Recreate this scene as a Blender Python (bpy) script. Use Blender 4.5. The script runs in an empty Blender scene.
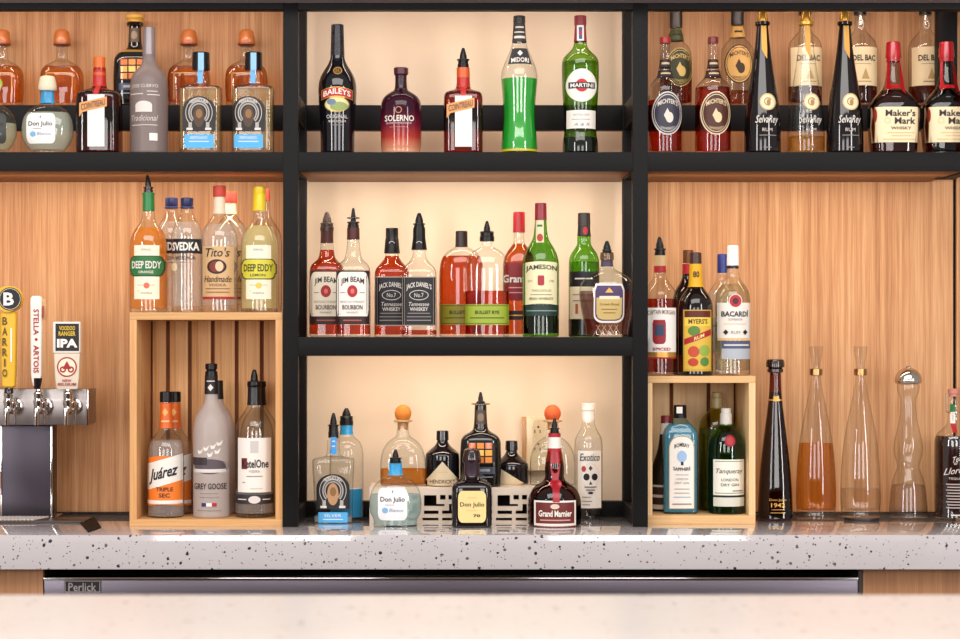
import bpy, bmesh, math, random
from mathutils import Vector
random.seed(7)
SC = bpy.context.scene
COL = SC.collection
F, CAMY, HX, HY, CZ = 1935.0, -4.5, 450.0, 340.0, 1.35
PI = math.pi

def wx(px, Y): return (px - HX) * (Y - CAMY) / F
def wz(py, Y): return CZ - (py - HY) * (Y - CAMY) / F

# ------------------------------------------------------------------ materials
def lin(h):
    h = h.lstrip('#')
    out = []
    for i in (0, 2, 4):
        c = int(h[i:i + 2], 16) / 255
        out.append(c / 12.92 if c <= 0.04045 else ((c + 0.055) / 1.055) ** 2.4)
    return (*out, 1.0)

_M = {}
def newmat(name):
    m = bpy.data.materials.new(name)
    m.use_nodes = True
    nt = m.node_tree
    nt.nodes.clear()
    out = nt.nodes.new('ShaderNodeOutputMaterial')
    return m, nt, out

def princ(nt, **kw):
    p = nt.nodes.new('ShaderNodeBsdfPrincipled')
    for k, v in kw.items():
        p.inputs[k.replace('_', ' ')].default_value = v
    return p

def P(col, rough=0.55, spec=0.5, metal=0.0, coat=0.0, grain=0.0):
    key = ('p', col, rough, spec, metal, coat, grain)
    if key in _M: return _M[key]
    m, nt, out = newmat('surface_' + col.lstrip('#'))
    p = princ(nt, Base_Color=lin(col), Roughness=rough, Metallic=metal)
    p.inputs['Specular IOR Level'].default_value = spec
    p.inputs['Coat Weight'].default_value = coat
    p.inputs['Coat Roughness'].default_value = 0.04
    # faint procedural unevenness of the surface finish
    n = nt.nodes.new('ShaderNodeTexNoise'); n.inputs['Scale'].default_value = 220.0
    tc = nt.nodes.new('ShaderNodeTexCoord'); nt.links.new(tc.outputs['Object'], n.inputs['Vector'])
    mr = nt.nodes.new('ShaderNodeMapRange')
    mr.inputs['To Min'].default_value = max(0.0, rough - 0.04); mr.inputs['To Max'].default_value = min(1.0, rough + 0.04)
    nt.links.new(n.outputs['Fac'], mr.inputs['Value']); nt.links.new(mr.outputs['Result'], p.inputs['Roughness'])
    nt.links.new(p.outputs[0], out.inputs[0])
    _M[key] = m
    return m

def paper(col): return P(col, 0.5, 0.4)
def plastic(col): return P(col, 0.28, 0.5)
def shiny(col): return P(col, 0.07, 0.5, 0, 0.25)
def metal(col, rough=0.2): return P(col, rough, 0.5, 1.0)

def schlick(nt, f0=0.06):
    """reflectance of a thin pane, the same from either side"""
    l = nt.nodes.new('ShaderNodeLayerWeight'); l.inputs['Blend'].default_value = 0.5
    p = nt.nodes.new('ShaderNodeMath'); p.operation = 'POWER'; p.inputs[1].default_value = 5.0
    nt.links.new(l.outputs['Facing'], p.inputs[0])
    m = nt.nodes.new('ShaderNodeMath'); m.operation = 'MULTIPLY_ADD'; m.inputs[1].default_value = 1 - f0; m.inputs[2].default_value = f0
    nt.links.new(p.outputs[0], m.inputs[0])
    return m.outputs[0]

def glass(col='#f4f6f4', edge=0.5):
    """thin bottle glass: clear straight through, mirror-like at grazing angles, darker seen edge-on"""
    key = ('g', col, edge)
    if key in _M: return _M[key]
    m, nt, out = newmat('glass_' + col.lstrip('#'))
    c = lin(col)
    lw = nt.nodes.new('ShaderNodeLayerWeight'); lw.inputs['Blend'].default_value = 0.5
    pw = nt.nodes.new('ShaderNodeMath'); pw.operation = 'POWER'; pw.inputs[1].default_value = 5.0
    nt.links.new(lw.outputs['Facing'], pw.inputs[0])
    mix = nt.nodes.new('ShaderNodeMix'); mix.data_type = 'RGBA'
    nt.links.new(pw.outputs[0], mix.inputs['Factor'])
    mix.inputs[6].default_value = c
    mix.inputs[7].default_value = (c[0] * edge, c[1] * edge, c[2] * edge, 1)
    tr = nt.nodes.new('ShaderNodeBsdfTransparent'); nt.links.new(mix.outputs[2], tr.inputs['Color'])
    gl = nt.nodes.new('ShaderNodeBsdfGlossy'); gl.inputs['Roughness'].default_value = 0.03
    ms = nt.nodes.new('ShaderNodeMixShader')
    nt.links.new(schlick(nt), ms.inputs[0]); nt.links.new(tr.outputs[0], ms.inputs[1]); nt.links.new(gl.outputs[0], ms.inputs[2])
    nt.links.new(ms.outputs[0], out.inputs[0])
    _M[key] = m
    return m

def liquid(col, dark=0.5, refr=0.2):
    """clear coloured liquid: tints what is seen through it, deeper where it is seen edge-on"""
    key = ('l', col, dark, refr)
    if key in _M: return _M[key]
    m, nt, out = newmat('liquid_' + col.lstrip('#'))
    c = [x ** .5 for x in lin(col)[:3]]
    lw = nt.nodes.new('ShaderNodeLayerWeight'); lw.inputs['Blend'].default_value = 0.5
    pw = nt.nodes.new('ShaderNodeMath'); pw.operation = 'POWER'; pw.inputs[1].default_value = 2.5
    nt.links.new(lw.outputs['Facing'], pw.inputs[0])
    mix = nt.nodes.new('ShaderNodeMix'); mix.data_type = 'RGBA'
    nt.links.new(pw.outputs[0], mix.inputs['Factor'])
    mix.inputs[6].default_value = (*c, 1)
    mix.inputs[7].default_value = (*[x * (dark + (1 - dark) * x) for x in c], 1)
    tr = nt.nodes.new('ShaderNodeBsdfTransparent'); nt.links.new(mix.outputs[2], tr.inputs['Color'])
    rf = nt.nodes.new('ShaderNodeBsdfRefraction'); rf.inputs['IOR'].default_value = 1.33; rf.inputs['Roughness'].default_value = 0.0
    nt.links.new(mix.outputs[2], rf.inputs['Color'])
    ms = nt.nodes.new('ShaderNodeMixShader'); ms.inputs[0].default_value = refr
    nt.links.new(tr.outputs[0], ms.inputs[1]); nt.links.new(rf.outputs[0], ms.inputs[2])
    nt.links.new(ms.outputs[0], out.inputs[0])
    _M[key] = m
    return m

def frosted(col, alpha=0.75, rough=0.35):  # cloudy body; in clear liquids it stands in for light from the front
    key = ('f', col, alpha)
    if key in _M: return _M[key]
    m, nt, out = newmat('frosted_' + col.lstrip('#'))
    p = princ(nt, Base_Color=lin(col), Roughness=rough)
    t = nt.nodes.new('ShaderNodeBsdfTranslucent'); t.inputs['Color'].default_value = lin(col)
    tr = nt.nodes.new('ShaderNodeBsdfTransparent')
    a = nt.nodes.new('ShaderNodeMixShader'); a.inputs[0].default_value = 0.4
    b = nt.nodes.new('ShaderNodeMixShader'); b.inputs[0].default_value = alpha
    nt.links.new(p.outputs[0], a.inputs[1]); nt.links.new(t.outputs[0], a.inputs[2])
    nt.links.new(tr.outputs[0], b.inputs[1]); nt.links.new(a.outputs[0], b.inputs[2])
    nt.links.new(b.outputs[0], out.inputs[0])
    _M[key] = m
    return m

def gradient_glass(name, stops, z0, z1):
    """a coating that changes colour up the bottle's height (z0..z1 in the bottle's own metres)"""
    m, nt, out = newmat(name)
    tc = nt.nodes.new('ShaderNodeTexCoord'); sep = nt.nodes.new('ShaderNodeSeparateXYZ')
    nt.links.new(tc.outputs['Object'], sep.inputs[0])
    mr = nt.nodes.new('ShaderNodeMapRange'); mr.inputs['From Min'].default_value = z0; mr.inputs['From Max'].default_value = z1
    nt.links.new(sep.outputs['Z'], mr.inputs['Value'])
    cr = nt.nodes.new('ShaderNodeValToRGB')
    el = cr.color_ramp.elements
    while len(el) < len(stops): el.new(0.5)
    for e, (p_, c_) in zip(el, stops): e.position = p_; e.color = lin(c_)
    nt.links.new(mr.outputs[0], cr.inputs[0])
    p = princ(nt, Roughness=0.08); nt.links.new(cr.outputs[0], p.inputs['Base Color'])
    tr = nt.nodes.new('ShaderNodeBsdfTransparent'); nt.links.new(cr.outputs[0], tr.inputs[0])
    ms = nt.nodes.new('ShaderNodeMixShader'); ms.inputs[0].default_value = 0.7
    nt.links.new(tr.outputs[0], ms.inputs[1]); nt.links.new(p.outputs[0], ms.inputs[2])
    nt.links.new(ms.outputs[0], out.inputs[0])
    return m

def wood(name, c_dark, c_mid, c_light, scale=1.0, rough=0.5, axis='Z', fine=1.0, knots=0.0):
    m, nt, out = newmat(name)
    tc = nt.nodes.new('ShaderNodeTexCoord')
    def noise(sx, sl, detail, dist=0.0):
        mp = nt.nodes.new('ShaderNodeMapping')
        s = {'Z': (sx, sx, sl), 'X': (sl, sx, sx), 'Y': (sx, sl, sx)}[axis]
        mp.inputs['Scale'].default_value = s
        nt.links.new(tc.outputs['Object'], mp.inputs['Vector'])
        n = nt.nodes.new('ShaderNodeTexNoise')
        n.inputs['Scale'].default_value = 1.0; n.inputs['Detail'].default_value = detail; n.inputs['Distortion'].default_value = dist
        nt.links.new(mp.outputs[0], n.inputs['Vector'])
        return n
    a = noise(9 * scale, 0.5 * scale, 3, 0.4)      # broad plank-like figure
    b = noise(85 * scale, 1.1 * scale, 4)          # streaks
    c = noise(420 * scale, 9 * scale, 2)           # pores
    def mul(x, f):
        q = nt.nodes.new('ShaderNodeMath'); q.operation = 'MULTIPLY'; q.inputs[1].default_value = f
        nt.links.new(x, q.inputs[0]); return q.outputs[0]
    def add(x, y):
        q = nt.nodes.new('ShaderNodeMath'); q.operation = 'ADD'
        nt.links.new(x, q.inputs[0]); nt.links.new(y, q.inputs[1]); return q.outputs[0]
    t = add(add(mul(a.outputs['Fac'], 0.26), mul(b.outputs['Fac'], 0.42)), mul(c.outputs['Fac'], 0.32 * fine))
    cr = nt.nodes.new('ShaderNodeValToRGB')
    el = cr.color_ramp.elements
    el[0].position = 0.33; el[0].color = lin(c_dark)
    el[1].position = 0.66; el[1].color = lin(c_light)
    e = el.new(0.5); e.color = lin(c_mid)
    nt.links.new(t, cr.inputs[0])
    p = princ(nt, Roughness=rough)
    p.inputs['Specular IOR Level'].default_value = 0.3
    nt.links.new(cr.outputs[0], p.inputs['Base Color'])
    bp = nt.nodes.new('ShaderNodeBump'); bp.inputs['Strength'].default_value = 0.08; bp.inputs['Distance'].default_value = 0.001
    nt.links.new(b.outputs['Fac'], bp.inputs['Height']); nt.links.new(bp.outputs[0], p.inputs['Normal'])
    nt.links.new(p.outputs[0], out.inputs[0])
    return m

def terrazzo(name, base, base2, chips, density, rough, s1=62.0, s2=120.0):
    m, nt, out = newmat(name)
    tc = nt.nodes.new('ShaderNodeTexCoord')
    nz = nt.nodes.new('ShaderNodeTexNoise'); nz.inputs['Scale'].default_value = 160.0; nz.inputs['Detail'].default_value = 2
    nt.links.new(tc.outputs['Object'], nz.inputs['Vector'])
    sc = nt.nodes.new('ShaderNodeVectorMath'); sc.operation = 'SCALE'; sc.inputs['Scale'].default_value = 0.006
    nt.links.new(nz.outputs['Color'], sc.inputs[0])
    ad = nt.nodes.new('ShaderNodeVectorMath'); ad.operation = 'ADD'
    nt.links.new(tc.outputs['Object'], ad.inputs[0]); nt.links.new(sc.outputs[0], ad.inputs[1])
    masks = []
    for s, thr, rmin in ((s1, 0.30, density), (s2, 0.26, density - 0.12)):
        v = nt.nodes.new('ShaderNodeTexVoronoi'); v.inputs['Scale'].default_value = s
        nt.links.new(ad.outputs[0], v.inputs['Vector'])
        sp = nt.nodes.new('ShaderNodeSeparateColor'); nt.links.new(v.outputs['Color'], sp.inputs[0])
        mr = nt.nodes.new('ShaderNodeMapRange')
        mr.inputs['From Min'].default_value = rmin; mr.inputs['From Max'].default_value = 1.0
        mr.inputs['To Min'].default_value = 0.0; mr.inputs['To Max'].default_value = thr
        nt.links.new(sp.outputs[0], mr.inputs['Value'])
        lt = nt.nodes.new('ShaderNodeMath'); lt.operation = 'LESS_THAN'
        nt.links.new(v.outputs['Distance'], lt.inputs[0]); nt.links.new(mr.outputs[0], lt.inputs[1])
        masks.append((lt, sp))
    n2 = nt.nodes.new('ShaderNodeTexNoise'); n2.inputs['Scale'].default_value = 7.0; n2.inputs['Detail'].default_value = 5
    nt.links.new(tc.outputs['Object'], n2.inputs['Vector'])
    m0 = nt.nodes.new('ShaderNodeMix'); m0.data_type = 'RGBA'
    nt.links.new(n2.outputs['Fac'], m0.inputs['Factor']); m0.inputs[6].default_value = lin(base); m0.inputs[7].default_value = lin(base2)
    cur = m0.outputs[2]
    for (lt, sp) in masks:
        cr = nt.nodes.new('ShaderNodeValToRGB'); cr.color_ramp.interpolation = 'CONSTANT'
        el = cr.color_ramp.elements
        while len(el) < len(chips): el.new(0.5)
        for i, e in enumerate(el): e.position = i / len(chips); e.color = lin(chips[i])
        nt.links.new(sp.outputs[1], cr.inputs[0])
        mx = nt.nodes.new('ShaderNodeMix'); mx.data_type = 'RGBA'
        nt.links.new(lt.outputs[0], mx.inputs['Factor']); nt.links.new(cur, mx.inputs[6]); nt.links.new(cr.outputs[0], mx.inputs[7])
        cur = mx.outputs[2]
    p = princ(nt, Roughness=rough); nt.links.new(cur, p.inputs['Base Color'])
    p.inputs['Coat Weight'].default_value = 1.0 if rough < .1 else 0.0; p.inputs['Coat Roughness'].default_value = .04; p.inputs['Coat IOR'].default_value = 1.6
    nt.links.new(p.outputs[0], out.inputs[0])
    return m

def brushed(name, col, rough, axis=(2, 2, 400)):
    m, nt, out = newmat(name)
    tc = nt.nodes.new('ShaderNodeTexCoord'); mp = nt.nodes.new('ShaderNodeMapping'); mp.inputs['Scale'].default_value = axis
    nt.links.new(tc.outputs['Object'], mp.inputs['Vector'])
    n = nt.nodes.new('ShaderNodeTexNoise'); n.inputs['Scale'].default_value = 1; n.inputs['Detail'].default_value = 3
    nt.links.new(mp.outputs[0], n.inputs['Vector'])
    mr = nt.nodes.new('ShaderNodeMapRange'); mr.inputs['To Min'].default_value = rough - .08; mr.inputs['To Max'].default_value = rough + .1
    nt.links.new(n.outputs['Fac'], mr.inputs['Value'])
    p = princ(nt, Base_Color=lin(col), Metallic=1.0); nt.links.new(mr.outputs[0], p.inputs['Roughness'])
    nt.links.new(p.outputs[0], out.inputs[0])
    return m

# ------------------------------------------------------------------ object helpers
def link(name, me, parent=None, loc=None):
    o = bpy.data.objects.new(name, me)
    COL.objects.link(o)
    if parent: o.parent = parent
    if loc is not None: o.location = loc
    return o

def mesh_obj(name, bm, mats, parent=None, loc=None, smooth=True, angle=38):
    me = bpy.data.meshes.new(name)
    bmesh.ops.recalc_face_normals(bm, faces=bm.faces[:]) if smooth != 'keep' else None
    bm.to_mesh(me); bm.free()
    for m in (mats if isinstance(mats, (list, tuple)) else [mats]): me.materials.append(m)
    if smooth:
        me.polygons.foreach_set('use_smooth', [True] * len(me.polygons))
        me.set_sharp_from_angle(angle=math.radians(angle))
    return link(name, me, parent, loc)

def tag(o, label, cat=None, group=None):
    o['label'] = label
    if cat: o['category'] = cat
    if group: o['group'] = group
    return o

def empty(name, loc, label, cat, group=None):
    o = link(name, None, None, loc)
    o.empty_display_size = 0.03
    return tag(o, label, cat, group)

def box(bm, x0, x1, y0, y1, z0, z1, bevel=0.0):
    r = bmesh.ops.create_cube(bm, size=1.0)
    vs = r['verts']
    for v in vs:
        v.co = Vector((x0 + (v.co.x + .5) * (x1 - x0), y0 + (v.co.y + .5) * (y1 - y0), z0 + (v.co.z + .5) * (z1 - z0)))
    if bevel:
        es = list({e for v in vs for e in v.link_edges})
        bmesh.ops.bevel(bm, geom=es, offset=bevel, segments=2, affect='EDGES', profile=0.6)
    return vs

def wloc(o):
    v = Vector(o.location)
    while o.parent:
        o = o.parent; v = v + Vector(o.location)
    return v

def box_obj(name, dims, mat, parent=None, bevel=0.0):
    """dims in world metres; when there is a parent they are made relative to it"""
    x0, x1, y0, y1, z0, z1 = dims
    c = Vector(((x0 + x1) / 2, (y0 + y1) / 2, (z0 + z1) / 2))
    bm = bmesh.new()
    box(bm, x0 - c.x, x1 - c.x, y0 - c.y, y1 - c.y, z0 - c.z, z1 - c.z, bevel)
    return mesh_obj(name, bm, mat, parent, (c - wloc(parent)) if parent else c)

def lathe_bm(pts, secs=None, N=40, caps=(True, True), bm=None, dx=0.0, cx=0.0, cy=0.0):
    """pts: (z, half width, depth ratio, exponent) from the bottom up"""
    bm = bm or bmesh.new()
    rings = []
    z0, z1 = pts[0][0], pts[-1][0]
    for (z, a, r, n) in pts:
        k = (z - z0) / (z1 - z0) if z1 != z0 else 0
        ring = []
        for i in range(N):
            t = 2 * PI * (i + .5) / N
            c, s = math.cos(t), math.sin(t)
            x = a * math.copysign(abs(c) ** (2 / n), c)
            y = a * r * math.copysign(abs(s) ** (2 / n), s)
            ring.append(bm.verts.new((cx + x + dx * k, cy + y, z)))
        rings.append(ring)
    for a_, b_ in zip(rings, rings[1:]):
        for i in range(N):
            bm.faces.new((a_[i], a_[(i + 1) % N], b_[(i + 1) % N], b_[i]))
    if caps[0]: bm.faces.new(rings[0][::-1])
    if caps[1]: bm.faces.new(rings[-1])
    return bm

def chaikin(pts, it):
    for _ in range(it):
        q = [pts[0]]
        for a, b in zip(pts, pts[1:]):
            q.append(tuple(a[i] * .75 + b[i] * .25 for i in range(len(a))))
            q.append(tuple(a[i] * .25 + b[i] * .75 for i in range(len(a))))
        q.append(pts[-1])
        pts = q
    return pts

_T = {}
def text_mesh(s, bold, shear):
    key = (s, bold, shear)
    if key not in _T:
        cu = bpy.data.curves.new('lettering', 'FONT')
        cu.body = s; cu.resolution_u = 2; cu.offset = bold; cu.shear = shear
        o = bpy.data.objects.new('lettering', cu)
        me = bpy.data.meshes.new_from_object(o)
        tb = bmesh.new(); tb.from_mesh(me)
        xs_ = [v.co.x for v in tb.verts] or [0, 1]
        for i in range(1, 12):      # cut into strips so that lettering can follow a curved surface
            xk = min(xs_) + (max(xs_) - min(xs_)) * i / 12 + 1e-4
            bmesh.ops.bisect_plane(tb, geom=tb.verts[:] + tb.edges[:] + tb.faces[:], plane_co=(xk, 0, 0), plane_no=(1, 0, 0))
        tb.verts.index_update()
        vs = [v.co.copy() for v in tb.verts]
        fs = [tuple(v.index for v in p.verts) for p in tb.faces]
        tb.free()
        bpy.data.objects.remove(o); bpy.data.curves.remove(cu); bpy.data.meshes.remove(me)
        if vs:
            x0 = min(v.x for v in vs); x1 = max(v.x for v in vs); y0 = min(v.y for v in vs); y1 = max(v.y for v in vs)
            vs = [((v.x - x0) / (x1 - x0 or 1) - .5, (v.y - y0) / (y1 - y0 or 1) - .5) for v in vs]
        _T[key] = (vs, fs)
    return _T[key]

class Face:
    """a front surface that labels and lettering are laid on: px offsets are mapped to it and given its depth"""
    def decos(self, name, items, parent, base_off=0.0005, step=0.00022, loc=(0, 0, 0)):
        bm = bmesh.new(); mats = []
        def mi(m):
            if m not in mats: mats.append(m)
            return mats.index(m)
        for k, it in enumerate(items):
            off = base_off + min(step * k, 0.0022)
            kind = it[0]
            if kind == 't': off += .0005
            if kind == 'p': self.patch(bm, *it[1:6], mi(it[6]), off, *(it[7:]))
            elif kind == 'r': self.ring(bm, *it[1:7], mi(it[7]), off, *(it[8:]))
            elif kind == 't': self.text(bm, *it[1:6], mi(it[6]), off, **(it[7] if len(it) > 7 else {}))
            elif kind == 'poly': self.poly(bm, it[1], mi(it[2]), off)
        o = mesh_obj(name, bm, mats, parent, loc, smooth='keep', angle=60)
        return o
    def vert(self, bm, px, py, off):
        x = (px - self.cx) * self.s
        z = CZ - (py - HY) * self.s - self.oz
        x, y = self.front(x, z)
        return bm.verts.new((x, y - off, z))
    def patch(self, bm, shape, x0, y0, x1, y1, mi, off, tilt=0.0, arch=0.0):
        M_, K = (16, 14)
        xc, hw = (x0 + x1) / 2, (x1 - x0) / 2
        rows = []
        for j in range(M_ + 1):
            v = j / M_
            if shape in ('ellipse', 'rr', 'arch', 'archlow', 'oct', 'shield'): v = (1 - math.cos(PI * v)) / 2
            if shape == 'rect': h = 1
            elif shape == 'ellipse': h = math.sqrt(max(0, 1 - (2 * v - 1) ** 2))
            elif shape == 'rr':
                e = 0.22; q = min(v, 1 - v)
                h = 1 if q > e else 1 - .3 + .3 * math.sqrt(max(0, 1 - ((e - q) / e) ** 2))
            elif shape == 'arch':
                e = 0.4; h = 1 if v > e else math.sqrt(max(0, 1 - ((e - v) / e) ** 2))
            elif shape == 'archlow':
                e = 0.16; h = 1 if v > e else .25 + .75 * math.sqrt(max(0, 1 - ((e - v) / e) ** 2))
            elif shape == 'shield':
                e = 0.2; q = 1 - v
                h = (0.86 + .14 * min(1, v / .15)) * (1 if q > e else .45 + .55 * math.sqrt(max(0, 1 - ((e - q) / e) ** 2)))
            elif shape == 'oct':
                e = .15; q = min(v, 1 - v); h = 1 if q > e else .8 + .2 * q / e
            elif shape == 'trap': h = .62 + .38 * v
            elif shape in ('tri', 'rtri'): h = v
            elif shape == 'trapd': h = 1 - .25 * v
            elif shape == 'diamond': h = 1 - abs(2 * v - 1)
            row = []
            for i in range(K + 1):
                u = 2 * i / K - 1
                px = xc + hw * h * u
                if shape == 'rtri': px = x0 + (x1 - x0) * v * (u + 1) / 2
                py = y0 + v * (y1 - y0) - tilt * u - arch * (1 - u * u)
                row.append(self.vert(bm, px, py, off))
            rows.append(row)
        for a, b in zip(rows, rows[1:]):
            for i in range(K):
                f = bm.faces.new((a[i], b[i], b[i + 1], a[i + 1])); f.material_index = mi
    def ring(self, bm, xc, yc, ri, ro, t0, t1, mi, off, ky=1.0):
        N = 28; prev = None
        for i in range(N + 1):
            t = math.radians(t0 + (t1 - t0) * i / N)
            c, s = math.cos(t), math.sin(t)
            cur = (self.vert(bm, xc + ri * c, yc - ri * s * ky, off), self.vert(bm, xc + ro * c, yc - ro * s * ky, off))
            if prev:
                f = bm.faces.new((prev[0], cur[0], cur[1], prev[1])); f.material_index = mi
            prev = cur
    def poly(self, bm, pts, mi, off):
        f = bm.faces.new([self.vert(bm, x, y, off) for x, y in pts]); f.material_index = mi
        f.normal_update()
    def text(self, bm, s, xc, yc, w, h, mi, off, bold=0.0, shear=0.0, arch=0.0, rot=0, tilt=0.0):
        vs, fs = text_mesh(s, bold, shear)
        if s in ('I', '1'): w *= .3
        out = []
        for (u, v) in vs:
            if rot: px, py = (xc + v * h, yc + u * w) if rot < 0 else (xc - v * h, yc - u * w)
            else: px, py = xc + u * w, yc - v * h - arch * (1 - 4 * u * u) - tilt * 2 * u
            out.append(self.vert(bm, px, py, off))
        for f in fs:
            try:
                q = bm.faces.new([out[i] for i in f]); q.material_index = mi
            except ValueError: pass

class Flat(Face):
    def __init__(self, Y, origin=(0, 0, 0)):
        self.Y = Y; self.s = (Y - CAMY) / F; self.o = origin
        self.cx = HX + origin[0] / self.s; self.oz = origin[2]
    def front(self, x, z): return x, self.Y - self.o[1]

SUP = {}
class Bottle(Face):
    def __init__(self, name, label, cat, group, cx, Y, zb, prof, sq=None, it=2, N=44, flat=1.0, tip=True):
        self.cx, self.Y, self.s = cx, Y, (Y - CAMY) / F
        zb += .0004
        self.zb = self.oz = zb
        self.root = empty(name, (wx(cx, Y), Y, zb), label, cat, group)
        pts = []
        for (py, hw) in prof: pts.append((CZ - (py - HY) * self.s - zb, hw * self.s))
        pts = sorted(pts, key=lambda p: p[0])
        pts = [p for p in pts if p[0] > 0.004]
        a0 = pts[0][1]
        if tip: pts = [(0.0, a0 * .9), (0.0008, a0 * .96), (0.004, a0)] + pts
        else: pts = [(0.0, a0)] + pts
        pts = pts[:2] + chaikin(pts[2:], it)
        self.sq = sq; self.flat = flat
        self.pts = []
        for (z, a) in pts: self.pts.append((z, a) + self.shape(z))
        self.N = N
    def zz(self, py): return CZ - (py - HY) * self.s - self.zb
    def shape(self, z):
        if not self.sq: return (self.flat, 2.0)
        py, ratio, n = self.sq
        z0 = self.zz(py); w = 9 * self.s
        k = min(1, max(0, (z0 + w - z) / w))
        return (1 + (ratio - 1) * k, 2 + (n - 2) * k * k)
    def sec(self, z):
        P_ = self.pts
        if z <= P_[0][0]: return P_[0][1:]
        for a, b in zip(P_, P_[1:]):
            if z <= b[0]:
                k = (z - a[0]) / (b[0] - a[0]) if b[0] > a[0] else 0
                return tuple(a[i] * (1 - k) + b[i] * k for i in (1, 2, 3))
        return P_[-1][1:]
    def front(self, x, z):
        a, r, n = self.sec(z)
        x = max(-a * .995, min(a * .995, x))
        return x, -a * r * (1 - abs(x / a) ** n) ** (1 / n)
    def body(self, mat, name='body', part_label=None):
        o = mesh_obj(name, lathe_bm(self.pts, N=self.N), mat, self.root)
        self.bodyo = o
        return self
    def fill(self, y_level, mat, y_bottom=None, inset=0.0009, name='liquid'):
        zt = self.zz(y_level); zb_ = 0.004 if y_bottom is None else max(.004, self.zz(y_bottom))
        pts = [(zb_,) + self.sec(zb_)] + [p for p in self.pts if zb_ + .0005 < p[0] < zt - .0005] + [(zt,) + self.sec(zt)]
        pts = [(z, a - inset, r, n) for (z, a, r, n) in pts]
        pts = [(pts[0][0] - .0001, pts[0][1] * .93, pts[0][2], pts[0][3])] + pts
        mesh_obj(name, lathe_bm(pts, N=self.N), mat, self.root)
        return self
    def band(self, y0, y1, mat, name='neck_label', off=0.0007, extra=0.0):
        za, zb_ = self.zz(y1), self.zz(y0)
        pts = [(za,) + self.sec(za)] + [p for p in self.pts if za + .0004 < p[0] < zb_ - .0004] + [(zb_,) + self.sec(zb_)]
        pts = [(z, a + off + extra * self.s, r, n) for (z, a, r, n) in pts]
        mesh_obj(name, lathe_bm(pts, N=self.N, caps=(False, False)), mat, self.root)
        return self
    def lathe(self, name, prof, mat, it=0, N=28, parent=None, dx=0.0, sq=None, cx=None, r=1.0):
        ox = 0 if cx is None else (cx - self.cx) * self.s
        n = sq or 2.0
        pts = sorted([(self.zz(py), hw * self.s) for (py, hw) in prof], key=lambda p: p[0])
        # keep profile order (lists run from top to bottom)
        pts = [(self.zz(py), hw * self.s) for (py, hw) in reversed(prof)]
        if it: pts = chaikin(pts, it)
        pts = [(z, a, r, n) for (z, a) in pts]
        return mesh_obj(name, lathe_bm(pts, N=N, dx=dx * self.s, cx=ox), mat, parent or self.root)
    def cap(self, y0, y1, hw, mat, hw0=None, name='cap', b=0.8):
        h0 = hw0 or hw
        self.lathe(name, [(y0, h0 - b), (y0 + b * .6, h0), (y1, hw)], mat)
        return self
    def ball(self, y0, y1, hw, mat, name='stopper', low=.7):
        h = y1 - y0
        if low >= .85:
            self.lathe(name, [(y0, hw * .5), (y0 + h * .06, hw * .78), (y0 + h * .3, hw * .88), (y0 + h * .7, hw), (y0 + h * .88, hw), (y1, hw * low)], mat, it=2)
            return self
        end = PI - math.asin(min(.98, low)); d_ = 1 - math.cos(end)
        self.lathe(name, [(y0 + h * (1 - math.cos(end * (i + .6) / 10.6)) / d_, hw * math.sin(end * (i + .6) / 10.6)) for i in range(11)], mat)
        return self
    def spout(self, y0, y1, hw, mat, tipw=None, collar=.5, flange=True, lean=0.0, tip_mat=None):
        """pourer: ribbed collar in the neck, thin conical tip above it"""
        h = y1 - y0; yc = y1 - h * collar
        prof = [(yc, hw * .6), (yc + .3, hw * 1.12 if flange else hw * .9), (yc + 1.4, hw * 1.12 if flange else hw), (yc + 1.5, hw * .9),
                (yc + (y1 - yc) * .5, hw * .92), (yc + (y1 - yc) * .55, hw), (y1, hw)]
        c = self.lathe('pour_spout', prof, mat)
        t = tipw or hw * .55
        self.lathe('spout_tip', [(y0, t * .3), (y0 + h * .08, t * .5), (y0 + h * .35 * (1 - collar) * 2, t * .95), (yc + .6, t)], tip_mat or mat, parent=c, dx=lean)
        return self
    def label(self, items, name='label', off=0.0006):
        self.decos(name, items, self.root, off)
        return self

def L(x0, x1, y, m, h=.45): return ('p', 'rect', x0, y - h, x1, y + h, m)
# ------------------------------------------------------------------ setting
oak = wood('oak_veneer', '#98643c', '#bb865a', '#d2a476')
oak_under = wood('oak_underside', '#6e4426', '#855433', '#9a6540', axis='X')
oak_base = wood('oak_cabinet', '#8f6244', '#a8764f', '#bb8a62')
pine = wood('crate_pine', '#bc824c', '#d6a068', '#e8ba86', scale=.8, axis='Z')
pine_h = wood('crate_pine_flat', '#b88450', '#d2a068', '#e4b884', scale=.8, axis='X')
black = P('#0b0809', 0.5, 0.16)
pine2 = wood('pale_crate_pine', '#dcae78', '#eac492', '#f2d6ac', scale=.8, axis='Z')
pine2_h = wood('pale_crate_pine_flat', '#c89860', '#dcb07a', '#e8c490', scale=.8, axis='X')
stone = terrazzo('terrazzo', '#c6c0c2', '#d0cacb', ['#2c2830', '#4a4448', '#3a343a', '#6e6462', '#241f26'], 0.44, 0.07, 72, 135)
stone_bar = terrazzo('terrazzo_bar', '#e4dbd6', '#eae3df', ['#c0b0a4', '#d0c0b4', '#b8a898'], 0.6, 0.26, 70, 130)
steel = brushed('brushed_steel', '#98918f', 0.3)
steel_d = brushed('brushed_steel_dark', '#67616a', 0.34)
chrome = metal('#d8d6d4', 0.08)
plaster = P('#e6d0b6', 0.85, 0.2)

def structure(o): o['kind'] = 'structure'; return o

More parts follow.
